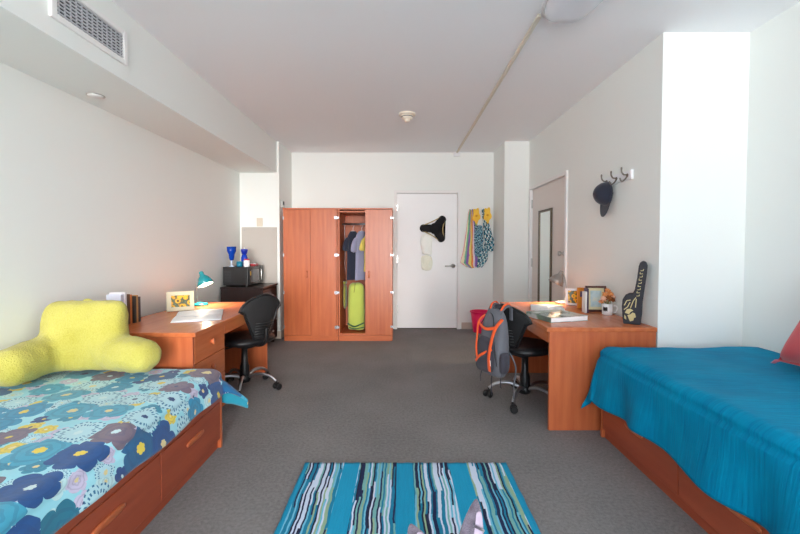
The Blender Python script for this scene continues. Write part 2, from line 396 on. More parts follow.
# baseboards
struct('baseboard_back', bx(.93, XBR, YB - .012, YB, 0, .10), M['base'], 'beige vinyl baseboard behind the pink wastebasket', 'baseboard')
bm = NB(); box(bm, XL, XBL, YBUMP - .012, YBUMP, 0, .10); box(bm, XBL, XBL + .012, YBUMP - .012, YB, 0, .10)
struct('baseboard_back_left', bm, M['base'], 'beige vinyl baseboard below the grey board', 'baseboard')
bm = NB(); box(bm, XBR - .012, XR, YBUMP - .012, YBUMP, 0, .10); box(bm, XBR - .012, XBR, YBUMP, YB - .012, 0, .10)
struct('baseboard_back_right', bm, M['base'], 'beige vinyl baseboard on the narrow wall projection', 'baseboard')
struct('baseboard_right', bx(XR - .012, XR, YC, D0 - .03, 0, .10), M['base'], 'beige vinyl baseboard under the desk beside the teal bed', 'baseboard')
struct('baseboard_left', bx(XL, XL + .012, YN, YBUMP - .012, 0, .10), M['base'], 'beige vinyl baseboard along the wall of the flowered bed', 'baseboard')
# far door
bm = NB(); F0, F1, FT = -.045, .862, 2.045
box(bm, F0 - .04, F0, YB - .018, YB + .1, 0, FT + .04); box(bm, F1, F1 + .04, YB - .018, YB + .1, 0, FT + .04); box(bm, F0, F1, YB - .018, YB + .1, FT, FT + .04)
struct('trim_1', bm, M['trim'], 'white metal frame around the far door', 'door frame', .003)
d = struct('door_1', bx(F0 + .004, F1 - .004, YB + .008, YB + .05, .015, FT - .004), M['door'], 'flat white door in the far wall behind the black hat', 'door', .002)
for z in (.25, 1.0, 1.78):
    obj('hinge', bx(F0 - .006, F0 + .014, YB - .004, YB + .010, z, z + .11), M['steel'], d, bevel=.002)
bm = NB(); lathe(bm, [(.0, 0), (.032, 0), (.032, .012), (.012, .016), (.012, .05)], 20, aim((.80, YB + .008, .955), (0, -1, 0)))
tube(bm, [(.80, YB - .04, .955), (.79, YB - .045, .955), (.72, YB - .045, .955), (.675, YB - .04, .955)], .011)
obj('handle', bm, M['steel'], d, smooth=True)
# side door
bm = NB()
box(bm, XR - .018, XR + .1, D0, D0 + .045, 0, DH); box(bm, XR - .018, XR + .1, D1 - .03, D1, 0, DH); box(bm, XR - .018, XR + .1, D0 + .045, D1 - .03, DH - .04, DH)
struct('trim_2', bm, M['trim'], 'white metal frame around the side door', 'door frame', .003)
d2 = struct('door_2', bx(XR + .02, XR + .06, D0 + .048, D1 - .033, .015, DH - .043), M['doorR'], 'flat pale door in the side wall with a mirror on it', 'door', .002)
for z in (.25, .98, 1.75):
    obj('hinge', bx(XR + .004, XR + .022, D1 - .05, D1 - .032, z, z + .11), M['steel'], d2, bevel=.002)
bm = NB(); lathe(bm, [(0, 0), (.03, 0), (.03, .01), (.012, .014), (.012, .04)], 20, aim((XR + .02, 4.25, 1.17), (-1, 0, 0)))
lathe(bm, [(0, 0), (.02, .002), (.028, .015), (.024, .03), (0, .034)], 20, aim((XR - .018, 4.25, 1.17), (-1, 0, 0)))
obj('knob', bm, M['steel'], d2, smooth=True)
# mirror on side door
t = thing('door_mirror', 'tall narrow mirror in a thin dark frame on the side door', 'mirror', (XR + .02, 4.80, .42))
w = t.location[:]
my0, my1, mz0, mz1 = 4.60, 5.02, .42, 1.69
bm = NB(); x0, x1 = XR + .0, XR + .02
box(bm, x0, x1, my0, my0 + .028, mz0, mz1); box(bm, x0, x1, my1 - .028, my1, mz0, mz1); box(bm, x0, x1, my0 + .028, my1 - .028, mz0, mz0 + .028); box(bm, x0, x1, my0 + .028, my1 - .028, mz1 - .028, mz1)
obj('mirror_frame', bm, M['bronze'], t, w, bevel=.003)
obj('mirror_glass', bx(XR + .010, XR + .019, my0 + .027, my1 - .027, mz0 + .027, mz1 - .027), M['silver_mirror'], t, w)
# wall devices
t = thing('wall_board', 'tall grey-beige board screwed to the wall above the black cabinet', 'panel', (-1.89, YBUMP, .02)); w = t.location[:]
obj('board', bx(-2.125, -1.655, YBUMP - .018, YBUMP, .11, 1.505), M['panel'], t, w, bevel=.003)
for x in (-2.09, -1.70):
    bm = lathe(NB(), [(0, 0), (.009, 0), (.007, .004), (0, .005)], 12, aim((x, YBUMP - .018, 1.465), (0, -1, 0)))
    obj('screw', bm, M['steel'], t, w, smooth=True)
t = thing('wall_switch', 'almond light switch plate above the grey board', 'switch', (-1.885, YBUMP, 1.56)); w = t.location[:]
obj('plate', bx(-1.925, -1.845, YBUMP - .008, YBUMP, 1.515, 1.63), M['beige_plate'], t, w, bevel=.003)
obj('toggle', bx(-1.893, -1.877, YBUMP - .014, YBUMP - .006, 1.555, 1.59), M['beige_plate'], t, w, bevel=.002)
t = thing('wall_thermostat', 'small grey wall control on the wall edge above the wardrobes', 'thermostat', (XBL, 5.52, 1.82)); w = t.location[:]
obj('body', bx(XBL, XBL + .028, 5.44, 5.54, 1.775, 1.875), M['steel'], t, w, bevel=.006)
obj('display', bx(XBL + .027, XBL + .030, 5.46, 5.52, 1.815, 1.86), M['dark_gap'], t, w)
# vent on soffit
t = thing('air_vent', 'white louvred air vent in the side of the soffit', 'vent', (-1.65, 2.17, 2.42)); w = t.location[:]
vy0, vy1, vz0, vz1 = 1.945, 2.405, 2.355, 2.495; X = -1.65
bm = NB()
box(bm, X, X + .016, vy0 - .035, vy0, vz0 - .03, vz1 + .03); box(bm, X, X + .016, vy1, vy1 + .035, vz0 - .03, vz1 + .03)
box(bm, X, X + .016, vy0, vy1, vz0 - .03, vz0); box(bm, X, X + .016, vy0, vy1, vz1, vz1 + .03)
obj('frame', bm, M['trim'], t, w, bevel=.004)
obj('backing', bx(X, X + .002, vy0, vy1, vz0, vz1), M['dark_gap'], t, w)
bm = NB()
for i in range(13):
    y = vy0 + (i + .5) * (vy1 - vy0) / 13; box(bm, X + .002, X + .009, y - .0022, y + .0022, vz0, vz1)
obj('vertical_louvre', bm, M['grille'], t, w)
bm = NB()
for i in range(8):
    z = vz0 + (i + .5) * (vz1 - vz0) / 8; box(bm, X + .007, X + .014, vy0, vy1, z - .0028, z + .0028)
obj('horizontal_louvre', bm, M['grille'], t, w)
# sprinkler cap on soffit underside
t = thing('ceiling_sprinkler', 'flat round white cap on the soffit underside', 'sprinkler', (-2.0, 2.66, 2.235))
obj('cap', lathe(NB(), [(0, -.008), (.04, -.008), (.045, -.004), (.045, 0)], 28), M['trim'], t, smooth=True)
obj('ring', lathe(NB(), [(.046, -.003), (.052, -.003), (.052, 0), (.046, 0)], 28), M['steel'], t, smooth=True)
# smoke detector
t = thing('smoke_detector', 'round cream smoke detector on the ceiling with a lower nub', 'smoke detector', (.075, 4.27, ZC))
cream = mat('cream_plastic', rgb(238, 226, 208), .4, var=.02)
obj('base', lathe(NB(), [(0, 0), (.088, 0), (.088, -.018), (.08, -.024), (0, -.024)], 32), cream, t, smooth=True, bevel=.002)
obj('sensor', lathe(NB(), [(.062, -.024), (.058, -.05), (.045, -.06), (.034, -.062)], 28), cream, t, smooth=True)
obj('nub', lathe(NB(), [(.034, -.06), (.03, -.08), (.02, -.088), (0, -.09)], 24), cream, t, smooth=True)
obj('vent_ring', lathe(NB(), [(.0605, -.034), (.0625, -.036), (.0605, -.042)], 28), M['dark_gap'], t)
# ceiling light fixture + conduit + box
t = thing('ceiling_light', 'white rounded plastic ceiling light fixture, switched off', 'ceiling light', (.97, 1.85, ZC))
obj('housing', loft(NB(), [(0, 0, 0, .155, .61), (0, 0, -.02, .165, .62), (0, 0, -.028, .165, .62)], 40, 5), M['white'], t, smooth=True)
obj('diffuser', loft(NB(), [(0, 0, -.028, .158, .612), (0, 0, -.055, .155, .60), (0, 0, -.078, .13, .57), (0, 0, -.09, .08, .5)], 40, 4), mat('ribbed_acrylic', rgb(232, 234, 240), .18, var=.01), t, smooth=True)
bm = NB(); box(bm, .832, .858, 2.46, YB - .05, ZC - .02, ZC)
co = obj('surface_conduit', bm, mat('cream_conduit', rgb(214, 206, 190), .45, var=.02), bevel=.003)
tag(co, 'thin cream surface conduit running over the ceiling to the far wall', 'conduit')
t = thing('junction_box', 'small white junction box where the conduit meets the far wall', 'junction box', (.845, YB, 2.62)); w = t.location[:]
obj('box', bx(.80, .89, YB - .05, YB, 2.59, 2.65), M['white'], t, w, bevel=.005)
obj('cover', bx(.81, .88, YB - .055, YB - .049, 2.60, 2.643), M['white'], t, w, bevel=.002)

# ------------------------------------------------------------------ wardrobes
def hinge_bm(x, y, z, s):
    bm = NB(); box(bm, x - .035, x + .012, y - .006, y + .006, z - .022, z + .022)
    lathe(bm, [(.0, -.028), (.008, -.028), (.008, .028), (0, .028)], 12, T(x - .012, y - .006, z))
    box(bm, x + .012, x + .04, y - .004, y + .008, z - .016, z + .016); return bm
HZ = [.19, .645, 1.135, 1.62]
def wardrobe(x0, x1, y, h, label, open_left):
    t = thing('wardrobe', label, 'wardrobe', ((x0 + x1) / 2, y + .3, 0)); w = t.location[:]
    th = .019; yb = y + .60
    bm = NB()
    box(bm, x0, x0 + th, y + .02, yb, 0, h - .02); box(bm, x1 - th, x1, y + .02, yb, 0, h - .02)
    box(bm, x0 + th, x1 - th, yb - .01, yb, .08, h - .02); box(bm, x0 + th, x1 - th, y + .022, yb - .01, .075, .095)
    obj('carcass', bm, M['wood_in'], t, w, bevel=.001)
    obj('top_panel', bx(x0 - .004, x1 + .004, y, yb, h - .02, h), M['wood_x'], t, w, bevel=.002)
    obj('plinth', bx(x0 + .002, x1 - .002, y + .004, y + .022, 0, .074), M['wood_x'], t, w, bevel=.001)
    xm = (x0 + x1) / 2; dz0, dz1 = .078, h - .024
    right = obj('door', bx(xm + .0015 if not open_left else xm - .0, x1 - .001, y, y + .02, dz0, dz1), M['wood_v'], t, w, bevel=.0015)
    def pull(x, par, yy):
        obj('pull', loft(NB(), [(x, 0, -.045, .009, .005), (x, 0, -.03, .012, .009), (x, 0, .03, .012, .009), (x, 0, .045, .009, .005)], 14, 2.5, True, T(0, yy, .88)), M['wood_x'], par, w, smooth=True)
    pull(xm + .05, right, y - .004)
    for z in HZ:
        bm = hinge_bm(0, 0, 0, 1); bmesh.ops.transform(bm, matrix=T(x1 - .004, y - .002, z) @ Matrix.Scale(.6, 4), verts=bm.verts)
        obj('hinge', bm, M['chrome'], right, w)
    if not open_left:
        left = obj('door', bx(x0 + .001, xm - .0015, y, y + .02, dz0, dz1), M['wood_v'], t, w, bevel=.0015)
        pull(xm - .05, left, y - .004)
        for z in HZ:
            bm = NB(); box(bm, x0 - .006, x0 + .012, y - .006, y + .004, z - .02, z + .02); obj('hinge', bm, M['chrome'], left, w)
    else:
        # left leaf swung right round, lying over the neighbour's front
        dw = xm - x0
        left = obj('door', bx(x0 - dw + .005, x0 - .018, y - .042, y - .022, dz0, dz1), M['wood_v'], t, w, bevel=.0015)
        left['label'] = 'open door folded flat over the neighbouring wardrobe'
        for z in HZ:
            bm = hinge_bm(0, 0, 0, 1); bmesh.ops.transform(bm, matrix=T(x0 - .012, y - .045, z) @ Matrix.Scale(.8, 4), verts=bm.verts)
            obj('hinge', bm, M['chrome'], left, w)
        obj('shelf', bx(x0 + th, x1 - th, y + .03, yb - .01, h - .055, h - .035), M['wood_in'], t, w)
        obj('clothes_rail', lathe(NB(), [(.0, 0), (.014, 0), (.014, x1 - x0 - 2 * th), (0, x1 - x0 - 2 * th)], 16, aim((x0 + th, y + .27, 1.555), (1, 0, 0))), M['chrome'], t, w, smooth=True)
    return t
YW = 5.244; HW = 1.75
wardrobe(-1.53, -.817, YW, HW, 'cherry wood wardrobe standing against the wall block, doors shut', False)
wardrobe(-.813, -.10, YW, HW, 'cherry wood wardrobe with one door open on hanging clothes', True)
# hanging garments inside (x about -.80 .. -.46)
def shirt(x, y, z0, length, half, m, label, yaw, sleeve=.17, hem=1.0, name='hanging_shirt'):
    t = thing(name, label, 'shirt', (x, y, z0), yaw, 'clothes on the wardrobe rail')
    n = 22; bm = NB(); rings = []
    L = length
    prof = [(0, .05, .015), (-.02, .07, .02), (-.05, half * .8, .024), (-.085, half * .94, .026), (-.13, half, .028), (-.25, half * .93, .03), (-.45 * L / .6, half * .95, .03), (-L * .97, half * hem, .032), (-L, half * hem * .98, .03)]
    for zz, rx, ry in prof: rings.append((0, 0, zz, rx, ry))
    loft(bm, rings, 28, 2.3, False); crinkle(bm, .010, 8, x * 9)
    obj('torso', bm, m, t, smooth=True, sub=1, solid=.004)
    for s in (-1, 1):
        pts = [(s * half * .72, 0, -.09), (s * (half + .005), 0, -.14), (s * (half + .028), 0, -.15 - sleeve * .6), (s * (half + .032), 0, -.15 - sleeve)]
        b2 = tube(NB(), pts, [.04, .046, .05, .052], 14, .55, (1, 0, 0)); crinkle(b2, .01, 9, x)
        obj('sleeve', b2, m, t, smooth=True, sub=1)
    b3 = lathe(NB(), [(.045, .0), (.052, -.004), (.056, -.016), (.05, -.02)], 20, Matrix.Scale(.6, 4, (0, 1, 0)))
    obj('collar', b3, m, t, smooth=True)
    h = NB()
    tube(h, smooth_path([(-half * .8, 0, -.105), (-.04, 0, -.01), (0, 0, .0), (.04, 0, -.01), (half * .8, 0, -.105)], 4), .006, 8)
    tube(h, smooth_path([(0, 0, .0), (0, 0, .05), (.018, 0, .075), (.0, 0, .098), (-.02, 0, .08)], 5), .0022, 8)
    hg = thing('coat_hanger', 'pale hanger inside the ' + label.split(' hanging')[0], 'hanger', (x, y, z0), yaw, 'hangers on the wardrobe rail')
    obj('hanger_body', h, M['white'], hg, smooth=True)
    return t
yr = YW + .27
shirt(-.645, yr, 1.455, .67, .115, M['navy_shirt'], 'dark navy tee hanging at the hinge end of the open wardrobe', math.radians(50), .12)
shirt(-.525, yr, 1.455, .67, .12, M['grey_shirt'], 'lavender-grey shirt hanging between the navy tee and the yellow top', math.radians(48), .14)
shirt(-.405, yr, 1.455, .55, .13, M['yellow_shirt'], 'pale yellow top hanging partly behind the closed wardrobe door', math.radians(50), .12)
# longer navy dress tail below the tee
# lime bag
t = thing('laundry_bag', 'tall lime green fabric bag standing in the bottom of the open wardrobe', 'bag', (-.598, YW + .22, .108))
bm = loft(NB(), [(0, 0, .0, .10, .09), (0, 0, .02, .13, .105), (.0, 0, .1, .125, .10), (0, 0, .3, .13, .105), (0, 0, .46, .125, .1), (0, 0, .57, .128, .10), (-.005, 0, .62, .11, .08), (-.01, 0, .645, .06, .045)], 28, 2.4)
bmesh.ops.scale(bm, vec=(.92, .9, 1), verts=bm.verts); crinkle(bm, .014, 9); obj('bag_body', bm, M['lime'], t, smooth=True, sub=1)
bm = NB()
tube(bm, smooth_path([(-.11, -.09, .10), (-.02, -.125, .065), (.06, -.125, .09), (.11, -.1, .11)], 5), [.012] * 16, 8, .5)
tube(bm, smooth_path([(-.09, -.10, .045), (.0, -.125, .035), (.11, -.10, .05)], 5), [.008] * 11, 8, .5)
obj('dark_green_band', bm, M['green_dk'], t, smooth=True)
obj('drawcord', tube(NB(), smooth_path([(-.01, -.05, .64), (-.01, -.092, .60), (-.02, -.10, .52)], 5), .005, 8), M['olive'], t, smooth=True)
t = thing('folded_trousers', 'olive green trousers hanging at the hinge side behind the lime bag', 'trousers', (-.762, YW + .30, .37))
bm = loft(NB(), [(0, 0, 0, .022, .11), (0, 0, .2, .024, .12), (0, 0, .37, .02, .11)], 20, 2.5); crinkle(bm, .008, 9)
obj('legs', bm, M['olive'], t, smooth=True, sub=1)
obj('waistband', loft(NB(), [(0, 0, .36, .022, .105), (0, 0, .40, .02, .1)], 20, 2.5), M['olive'], t, smooth=True)
h = NB(); tube(h, [(0.0, -.1, .40), (.0, 0, .43), (.0, .1, .40)], .004, 8); tube(h, smooth_path([(.0, 0, .43), (.0, -.02, 1.16), (.0, -.035, 1.205), (.0, -.05, 1.17)], 4), .0025, 8)
obj('clip_hanger', h, M['chrome'], t, smooth=True)

# ------------------------------------------------------------------ things on far wall
# tricorn hat on the door
t = thing('tricorn_hat', 'black three-cornered hat with gold braid hanging on the far door', 'hat', (.525, YB + .008, 1.515))
t.scale = (1.15, 1, 1.15)
yo = -.03
def lobe_poly(a, L, wd):
    pts = []
    for i in range(9):
        b = -PI / 2 + PI * i / 8; pts.append((L + wd * math.cos(b) * .9, wd * math.sin(b)))
    c, s = math.cos(a), math.sin(a)
    return [(x * c - z * s, x * s + z * c) for x, z in pts]
angs = [math.radians(178), math.radians(52), math.radians(-58)]
poly = []
sa_ = sorted(angs)
for i, a in enumerate(sa_):
    poly += lobe_poly(a, .155, .05); b = sa_[(i + 1) % 3] + (2 * PI if i == 2 else 0); m_ = (a + b) / 2; poly.append((.058 * math.cos(m_), .058 * math.sin(m_)))
# brim with three long rolled lobes
bm = prism(NB(), poly, -.012, .012); bmesh.ops.triangulate(bm, faces=[f for f in bm.faces if len(f.verts) > 4])
obj('brim', bm, M['felt'], t, loc=(0, yo + .01, 0), bevel=.006)
for a in angs:
    c, s = math.cos(a), math.sin(a)
    pts = [(c * q, 0, s * q) for q in (.0, .07, .14, .19)]
    obj('brim_roll', tube(NB(), pts, [.046, .05, .05, .032], 14, .4, (-s, 0, c)), M['felt'], t, smooth=True, sub=1, loc=(0, yo - .016, 0))
obj('crown', loft(NB(), [(0, 0, 0, .075, .075), (0, 0, .03, .07, .07), (0, 0, .05, .05, .05), (0, 0, .055, .01, .01)], 24, 2, True, aim((0, yo - .01, 0), (0, -1, 0))), M['felt'], t, smooth=True)
def pol(a, r): return (math.cos(a) * r, math.sin(a) * r)
for i in range(3):
    a, b = sorted(angs)[i], sorted(angs)[(i + 1) % 3]
    if b < a: b += 2 * PI
    pa, pb = pol(a + .18, .17), pol(b - .18, .17); mid = pol((a + b) / 2, .098)
    pts = smooth_path([(pa[0], yo - .005, pa[1]), (mid[0], yo - .02, mid[1]), (pb[0], yo - .005, pb[1])], 8)
    obj('gold_braid', tube(NB(), pts, .007, 8), M['gold'], t, smooth=True)
# pale cloth strip below the hat
t = thing('white_cloth', 'crumpled white lace cloth hanging below the black hat on the far door', 'cloth', (.40, YB + .008, 1.45))
bm = loft(NB(), [(0, -.02, 0, .075, .01), (0, -.025, -.08, .09, .016), (.005, -.025, -.2, .085, .016), (.0, -.025, -.26, .06, .014), (.005, -.025, -.33, .085, .016)], 24, 2.5); crinkle(bm, .035, 16); 
for v in bm.verts: v.co.y = min(v.co.y, -.002)
obj('upper_cloth', bm, M['gauze'], t, smooth=True, sub=1)
bm = loft(NB(), [(0, -.02, -.32, .085, .012), (0, -.02, -.42, .09, .014), (.005, -.02, -.50, .085, .014), (.0, -.02, -.56, .08, .012)], 24, 2.5); crinkle(bm, .03, 20, 3)
for v in bm.verts: v.co.y = min(v.co.y, -.002)
obj('lace_hem', bm, M['gauze_y'], t, smooth=True, sub=1)

def drape(rows, ncol, y, m, parent, amp=.015, seed=0, uvs=(1, 1), name='cloth', waves=5, loc=None):
    """rows: (z, xl, xr); hanging pleated sheet in front of the wall with UVs"""
    bm = NB(); uv = bm.loops.layers.uv.new('UVMap'); g = []; N = len(rows)
    k_ = []
    fine = []
    for i in range(N - 1):
        for j in range(5):
            q = j / 5; fine.append(tuple(rows[i][c] * (1 - q) + rows[i + 1][c] * q for c in range(3)))
    fine.append(rows[-1]); N = len(fine)
    for i, (z, xl, xr) in enumerate(fine):
        row = []
        for j in range(ncol + 1):
            s = j / ncol
            yy = y - amp - amp * math.sin(s * waves * 2 * PI + seed + i * .12) - .004 * math.sin(i * .9 + j)
            row.append(bm.verts.new((xl + (xr - xl) * s, yy, z + .008 * math.sin(s * 9 + seed))))
        g.append(row)
    for i in range(N - 1):
        for j in range(ncol):
            f = bm.faces.new((g[i][j], g[i][j + 1], g[i + 1][j + 1], g[i + 1][j]))
            for lp, (a, b) in zip(f.loops, ((i, j), (i, j + 1), (i + 1, j + 1), (i + 1, j))):
                lp[uv].uv = (b / ncol * uvs[0], a / (N - 1) * uvs[1])
    return obj(name, bm, m, parent, smooth=True, solid=.004, loc=loc)
TG = 'cloths hung on the far wall'
hook = lambda x, z, t: obj('wall_hook', tube(NB(), smooth_path([(x, 0, z), (x, -.03, z - .005), (x, -.04, z + .015)], 4), .005, 8), M['white'], t, smooth=True)
t = thing('striped_towel', 'long pastel striped towel hanging to the side of the far door', 'towel', (1.068, YB, 1.80), group=TG)
drape([(0, -.03, .03), (-.08, -.05, .06), (-.35, -.08, .10), (-.62, -.12, .12), (-.80, -.16, .16), (-.87, -.06, .12)], 44, -.004, M['towel'], t, .014, 1, (1, 1), 'towel_cloth', 4)
hook(0, 0, t)
t = thing('dotted_scarf', 'teal and navy dotted scarf hanging between the towel and the wall corner', 'scarf', (1.16, YB, 1.56), group=TG)
drape([(0, -.05, .06), (-.2, -.055, .08), (-.42, -.045, .06), (-.46, -.03, .05)], 24, -.055, M['chk'], t, .01, 2, (1, 2.2), 'scarf_cloth', 3)
hook(0, 0, t)
t = thing('patterned_sarong', 'teal, white and black patterned cloth hung diagonally, topmost by the corner', 'cloth', (1.24, YB, 1.80), group=TG)
drape([(0, -.03, .03), (-.15, -.01, .06), (-.35, .0, .12), (-.50, .03, .165), (-.62, -.02, .14)], 26, -.07, M['chk2'], t, .01, 4, (1, 2.6), 'upper_cloth', 3)
drape([(-.50, .02, .10), (-.62, -.03, .07), (-.74, -.08, .06), (-.86, -.10, -.02)], 22, -.078, M['chk2'], t, .008, 3, (1, 1.8), 'trailing_cloth', 3)
hook(0, 0, t)
for (x, z, lab) in ((1.125, 1.70, 'yellow flower-shaped cloth hung next to the striped towel'), (1.29, 1.71, 'yellow flower-shaped cloth hung nearest the wall corner')):
    t = thing('yellow_flower_cloth', lab, 'flower decoration', (x, YB, z), group='yellow flower cloths on the far wall')
    pts = []
    for i in range(40):
        a = 2 * PI * i / 40; r = (.064 + .010 * math.cos(5 * a + 1)) ; pts.append((r * math.cos(a) * .85, r * math.sin(a) * 1.75))
    bm = prism(NB(), pts, -.11, -.095); obj('petals', bm, M['flower_y'], t, bevel=.006)
    obj('flower_centre', lathe(NB(), [(0, .012), (.012, .01), (.018, 0), (.018, -.004)], 16, aim((0, -.11, 0), (0, -1, 0))), mat('deep_yellow', rgb(226, 160, 40), .8), t, smooth=True)
    obj('hanging_loop', tube(NB(), [(0, -.10, .08), (0, -.05, .11), (0, 0, .105)], .004, 8), M['white'], t, smooth=True)
# pink bin
t = thing('wastebasket', 'hot pink plastic wastebasket on the floor by the far wall', 'wastebasket', (1.18, 5.80, 0))
obj('bucket', lathe(NB(), [(0, 0), (.105, 0), (.115, .01), (.148, .30), (.142, .30), (.108, .016), (0, .012)], 36), M['pink'], t, smooth=True)
obj('rim', lathe(NB(), [(.146, .29), (.158, .29), (.16, .30), (.158, .308), (.142, .308), (.142, .30)], 36), M['pink'], t, smooth=True)

# ------------------------------------------------------------------ hooks and cap on side wall
t = thing('coat_hook_rack', 'white hook rail with three metal hooks on the side wall', 'hook rail', (XR, 3.18, 1.77)); w = t.location[:]
obj('rail', bx(XR - .018, XR, 2.98, 3.38, 1.745, 1.815), M['white'], t, w, bevel=.003)
for y in (3.03, 3.18, 3.33):
    bm = NB()
    tube(bm, smooth_path([(XR - .018, y, 1.785), (XR - .045, y, 1.785), (XR - .06, y, 1.805), (XR - .062, y, 1.825)], 5), .0055, 10)
    tube(bm, smooth_path([(XR - .018, y, 1.775), (XR - .035, y, 1.75), (XR - .06, y, 1.735), (XR - .075, y, 1.76)], 5), .0055, 10)
    lathe(bm, [(0, .02), (.01, .012), (.012, 0), (.01, -.012), (0, -.02)], 12, T(XR - .062, y, 1.83) @ Matrix.Scale(.6, 4))
    lathe(bm, [(0, 0), (.014, 0), (.012, .005), (0, .006)], 14, aim((XR - .018, y, 1.78), (-1, 0, 0)))
    obj('hook', bm, M['hookm'], t, w, smooth=True)
t = thing('baseball_cap', 'dark navy baseball cap hanging from the hook rail', 'cap', (XR - .03, 3.29, 1.675))
# cap hangs crown towards room, bill down
bm = NB()
bmesh.ops.create_uvsphere(bm, u_segments=28, v_segments=18, radius=1)
bmesh.ops.delete(bm, geom=[v for v in bm.verts if v.co.z < -.12], context='VERTS')
Mc = Matrix.Rotation(math.radians(-62), 4, 'Y') @ Matrix.Rotation(math.radians(0), 4, 'Z')
bmesh.ops.transform(bm, matrix=Matrix.Diagonal((.098, .082, .115, 1)), verts=bm.verts)
CR = Matrix(((0, 0, -1, 0), (0, 1, 0, 0), (1, 0, 0, 0), (0, 0, 0, 1)))
bmesh.ops.transform(bm, matrix=CR, verts=bm.verts)
obj('cap_crown', bm, M['navy_cap'], t, smooth=True, solid=.004)
bm = NB(); N1 = 14
g = []
for i in range(N1 + 1):
    a = -PI / 2 + PI * i / N1; row = []
    for j in range(7):
        q = j / 6; x = -(.088 * math.cos(a) + q * .10 * math.cos(a) ** .5 if math.cos(a) > 1e-6 else 0); y = .078 * math.sin(a)
        row.append(bm.verts.new((x, y, -.0 + .02 * math.cos(a) - .6 * y * y + .02 * q)))
    g.append(row)
for i in range(N1):
    for j in range(6): bm.faces.new((g[i][j], g[i + 1][j], g[i + 1][j + 1], g[i][j + 1]))
bmesh.ops.transform(bm, matrix=CR, verts=bm.verts)
obj('bill', bm, M['navy_cap'], t, smooth=True, solid=.005)
obj('button', lathe(NB(), [(0, .008), (.008, .004), (.009, 0)], 14, CR @ T(0, 0, .112)), M['navy_cap'], t, smooth=True)
obj('strap', tube(NB(), smooth_path([(-.0, -.05, .08), (-.012, 0, .095), (-.0, .05, .08)], 4), .005, 8), M['navy_cap'], t, smooth=True)

# ------------------------------------------------------------------ desks
ZD = .70
def desk(x0, x1, y0, y1, face, label, pedestal):
    """face = +1 when the knee side looks to +x"""
    t = thing('desk', label, 'desk', ((x0 + x1) / 2, (y0 + y1) / 2, 0)); w = t.location[:]
    obj('desktop', bx(x0, x1, y0, y1, ZD - .03, ZD), M['wood_y'], t, w, bevel=.004)
    f = x1 if face > 0 else x0; b = x0 if face > 0 else x1; s = face
    fx = f - s * .02
    def bxx(a, c, *r): return bx(min(a, c), max(a, c), *r)
    obj('end_panel', bxx(fx, b + s * .005, y0 + .004, y0 + .026, 0, ZD - .03), M['wood_v'], t, w, bevel=.002)
    obj('end_panel', bxx(fx, b + s * .005, y1 - .026, y1 - .004, 0, ZD - .03), M['wood_v'], t, w, bevel=.002)
    obj('back_panel', bxx(b + s * .03, b + s * .048, y0 + .026, y1 - .026, .12, ZD - .03), M['wood_in'], t, w)
    ya = y0 + .026 + (pedestal or 0)
    obj('apron', bxx(fx - s * .0, fx - s * .018, ya, y1 - .026, ZD - .11, ZD - .03), M['wood_y'], t, w, bevel=.002)
    if pedestal:
        ped = obj('pedestal', bxx(fx - s * .022, b + s * .05, y0 + .026, y0 + .026 + pedestal, .05, ZD - .03), M['wood_v'], t, w, bevel=.001)
        zs = [(.06, .315), (.32, .485), (.49, .665)]
        for a, c in zs:
            dr = obj('drawer', bxx(fx - s * .021, fx, y0 + .03, y0 + .022 + pedestal, a, c), M['wood_y'], t, w, bevel=.002)
            obj('knob', loft(NB(), [(0, 0, 0, .011, .007), (0, 0, .008, .013, .008), (0, 0, .018, .022, .010), (0, 0, .024, .018, .007)], 20, 2, True, aim((fx, y0 + .03 + pedestal / 2, (a + c) / 2 + .01), (s, 0, 0))), M['wood_x'], dr, w, smooth=True)
    return t
desk(-2.0, -1.29, 2.505, 3.93, 1, 'cherry wood desk with drawers at the foot of the flowered bed', .44)
desk(.985, 1.725, 2.665, 3.93, -1, 'cherry wood desk at the foot of the teal bed, solid end panel', 0)

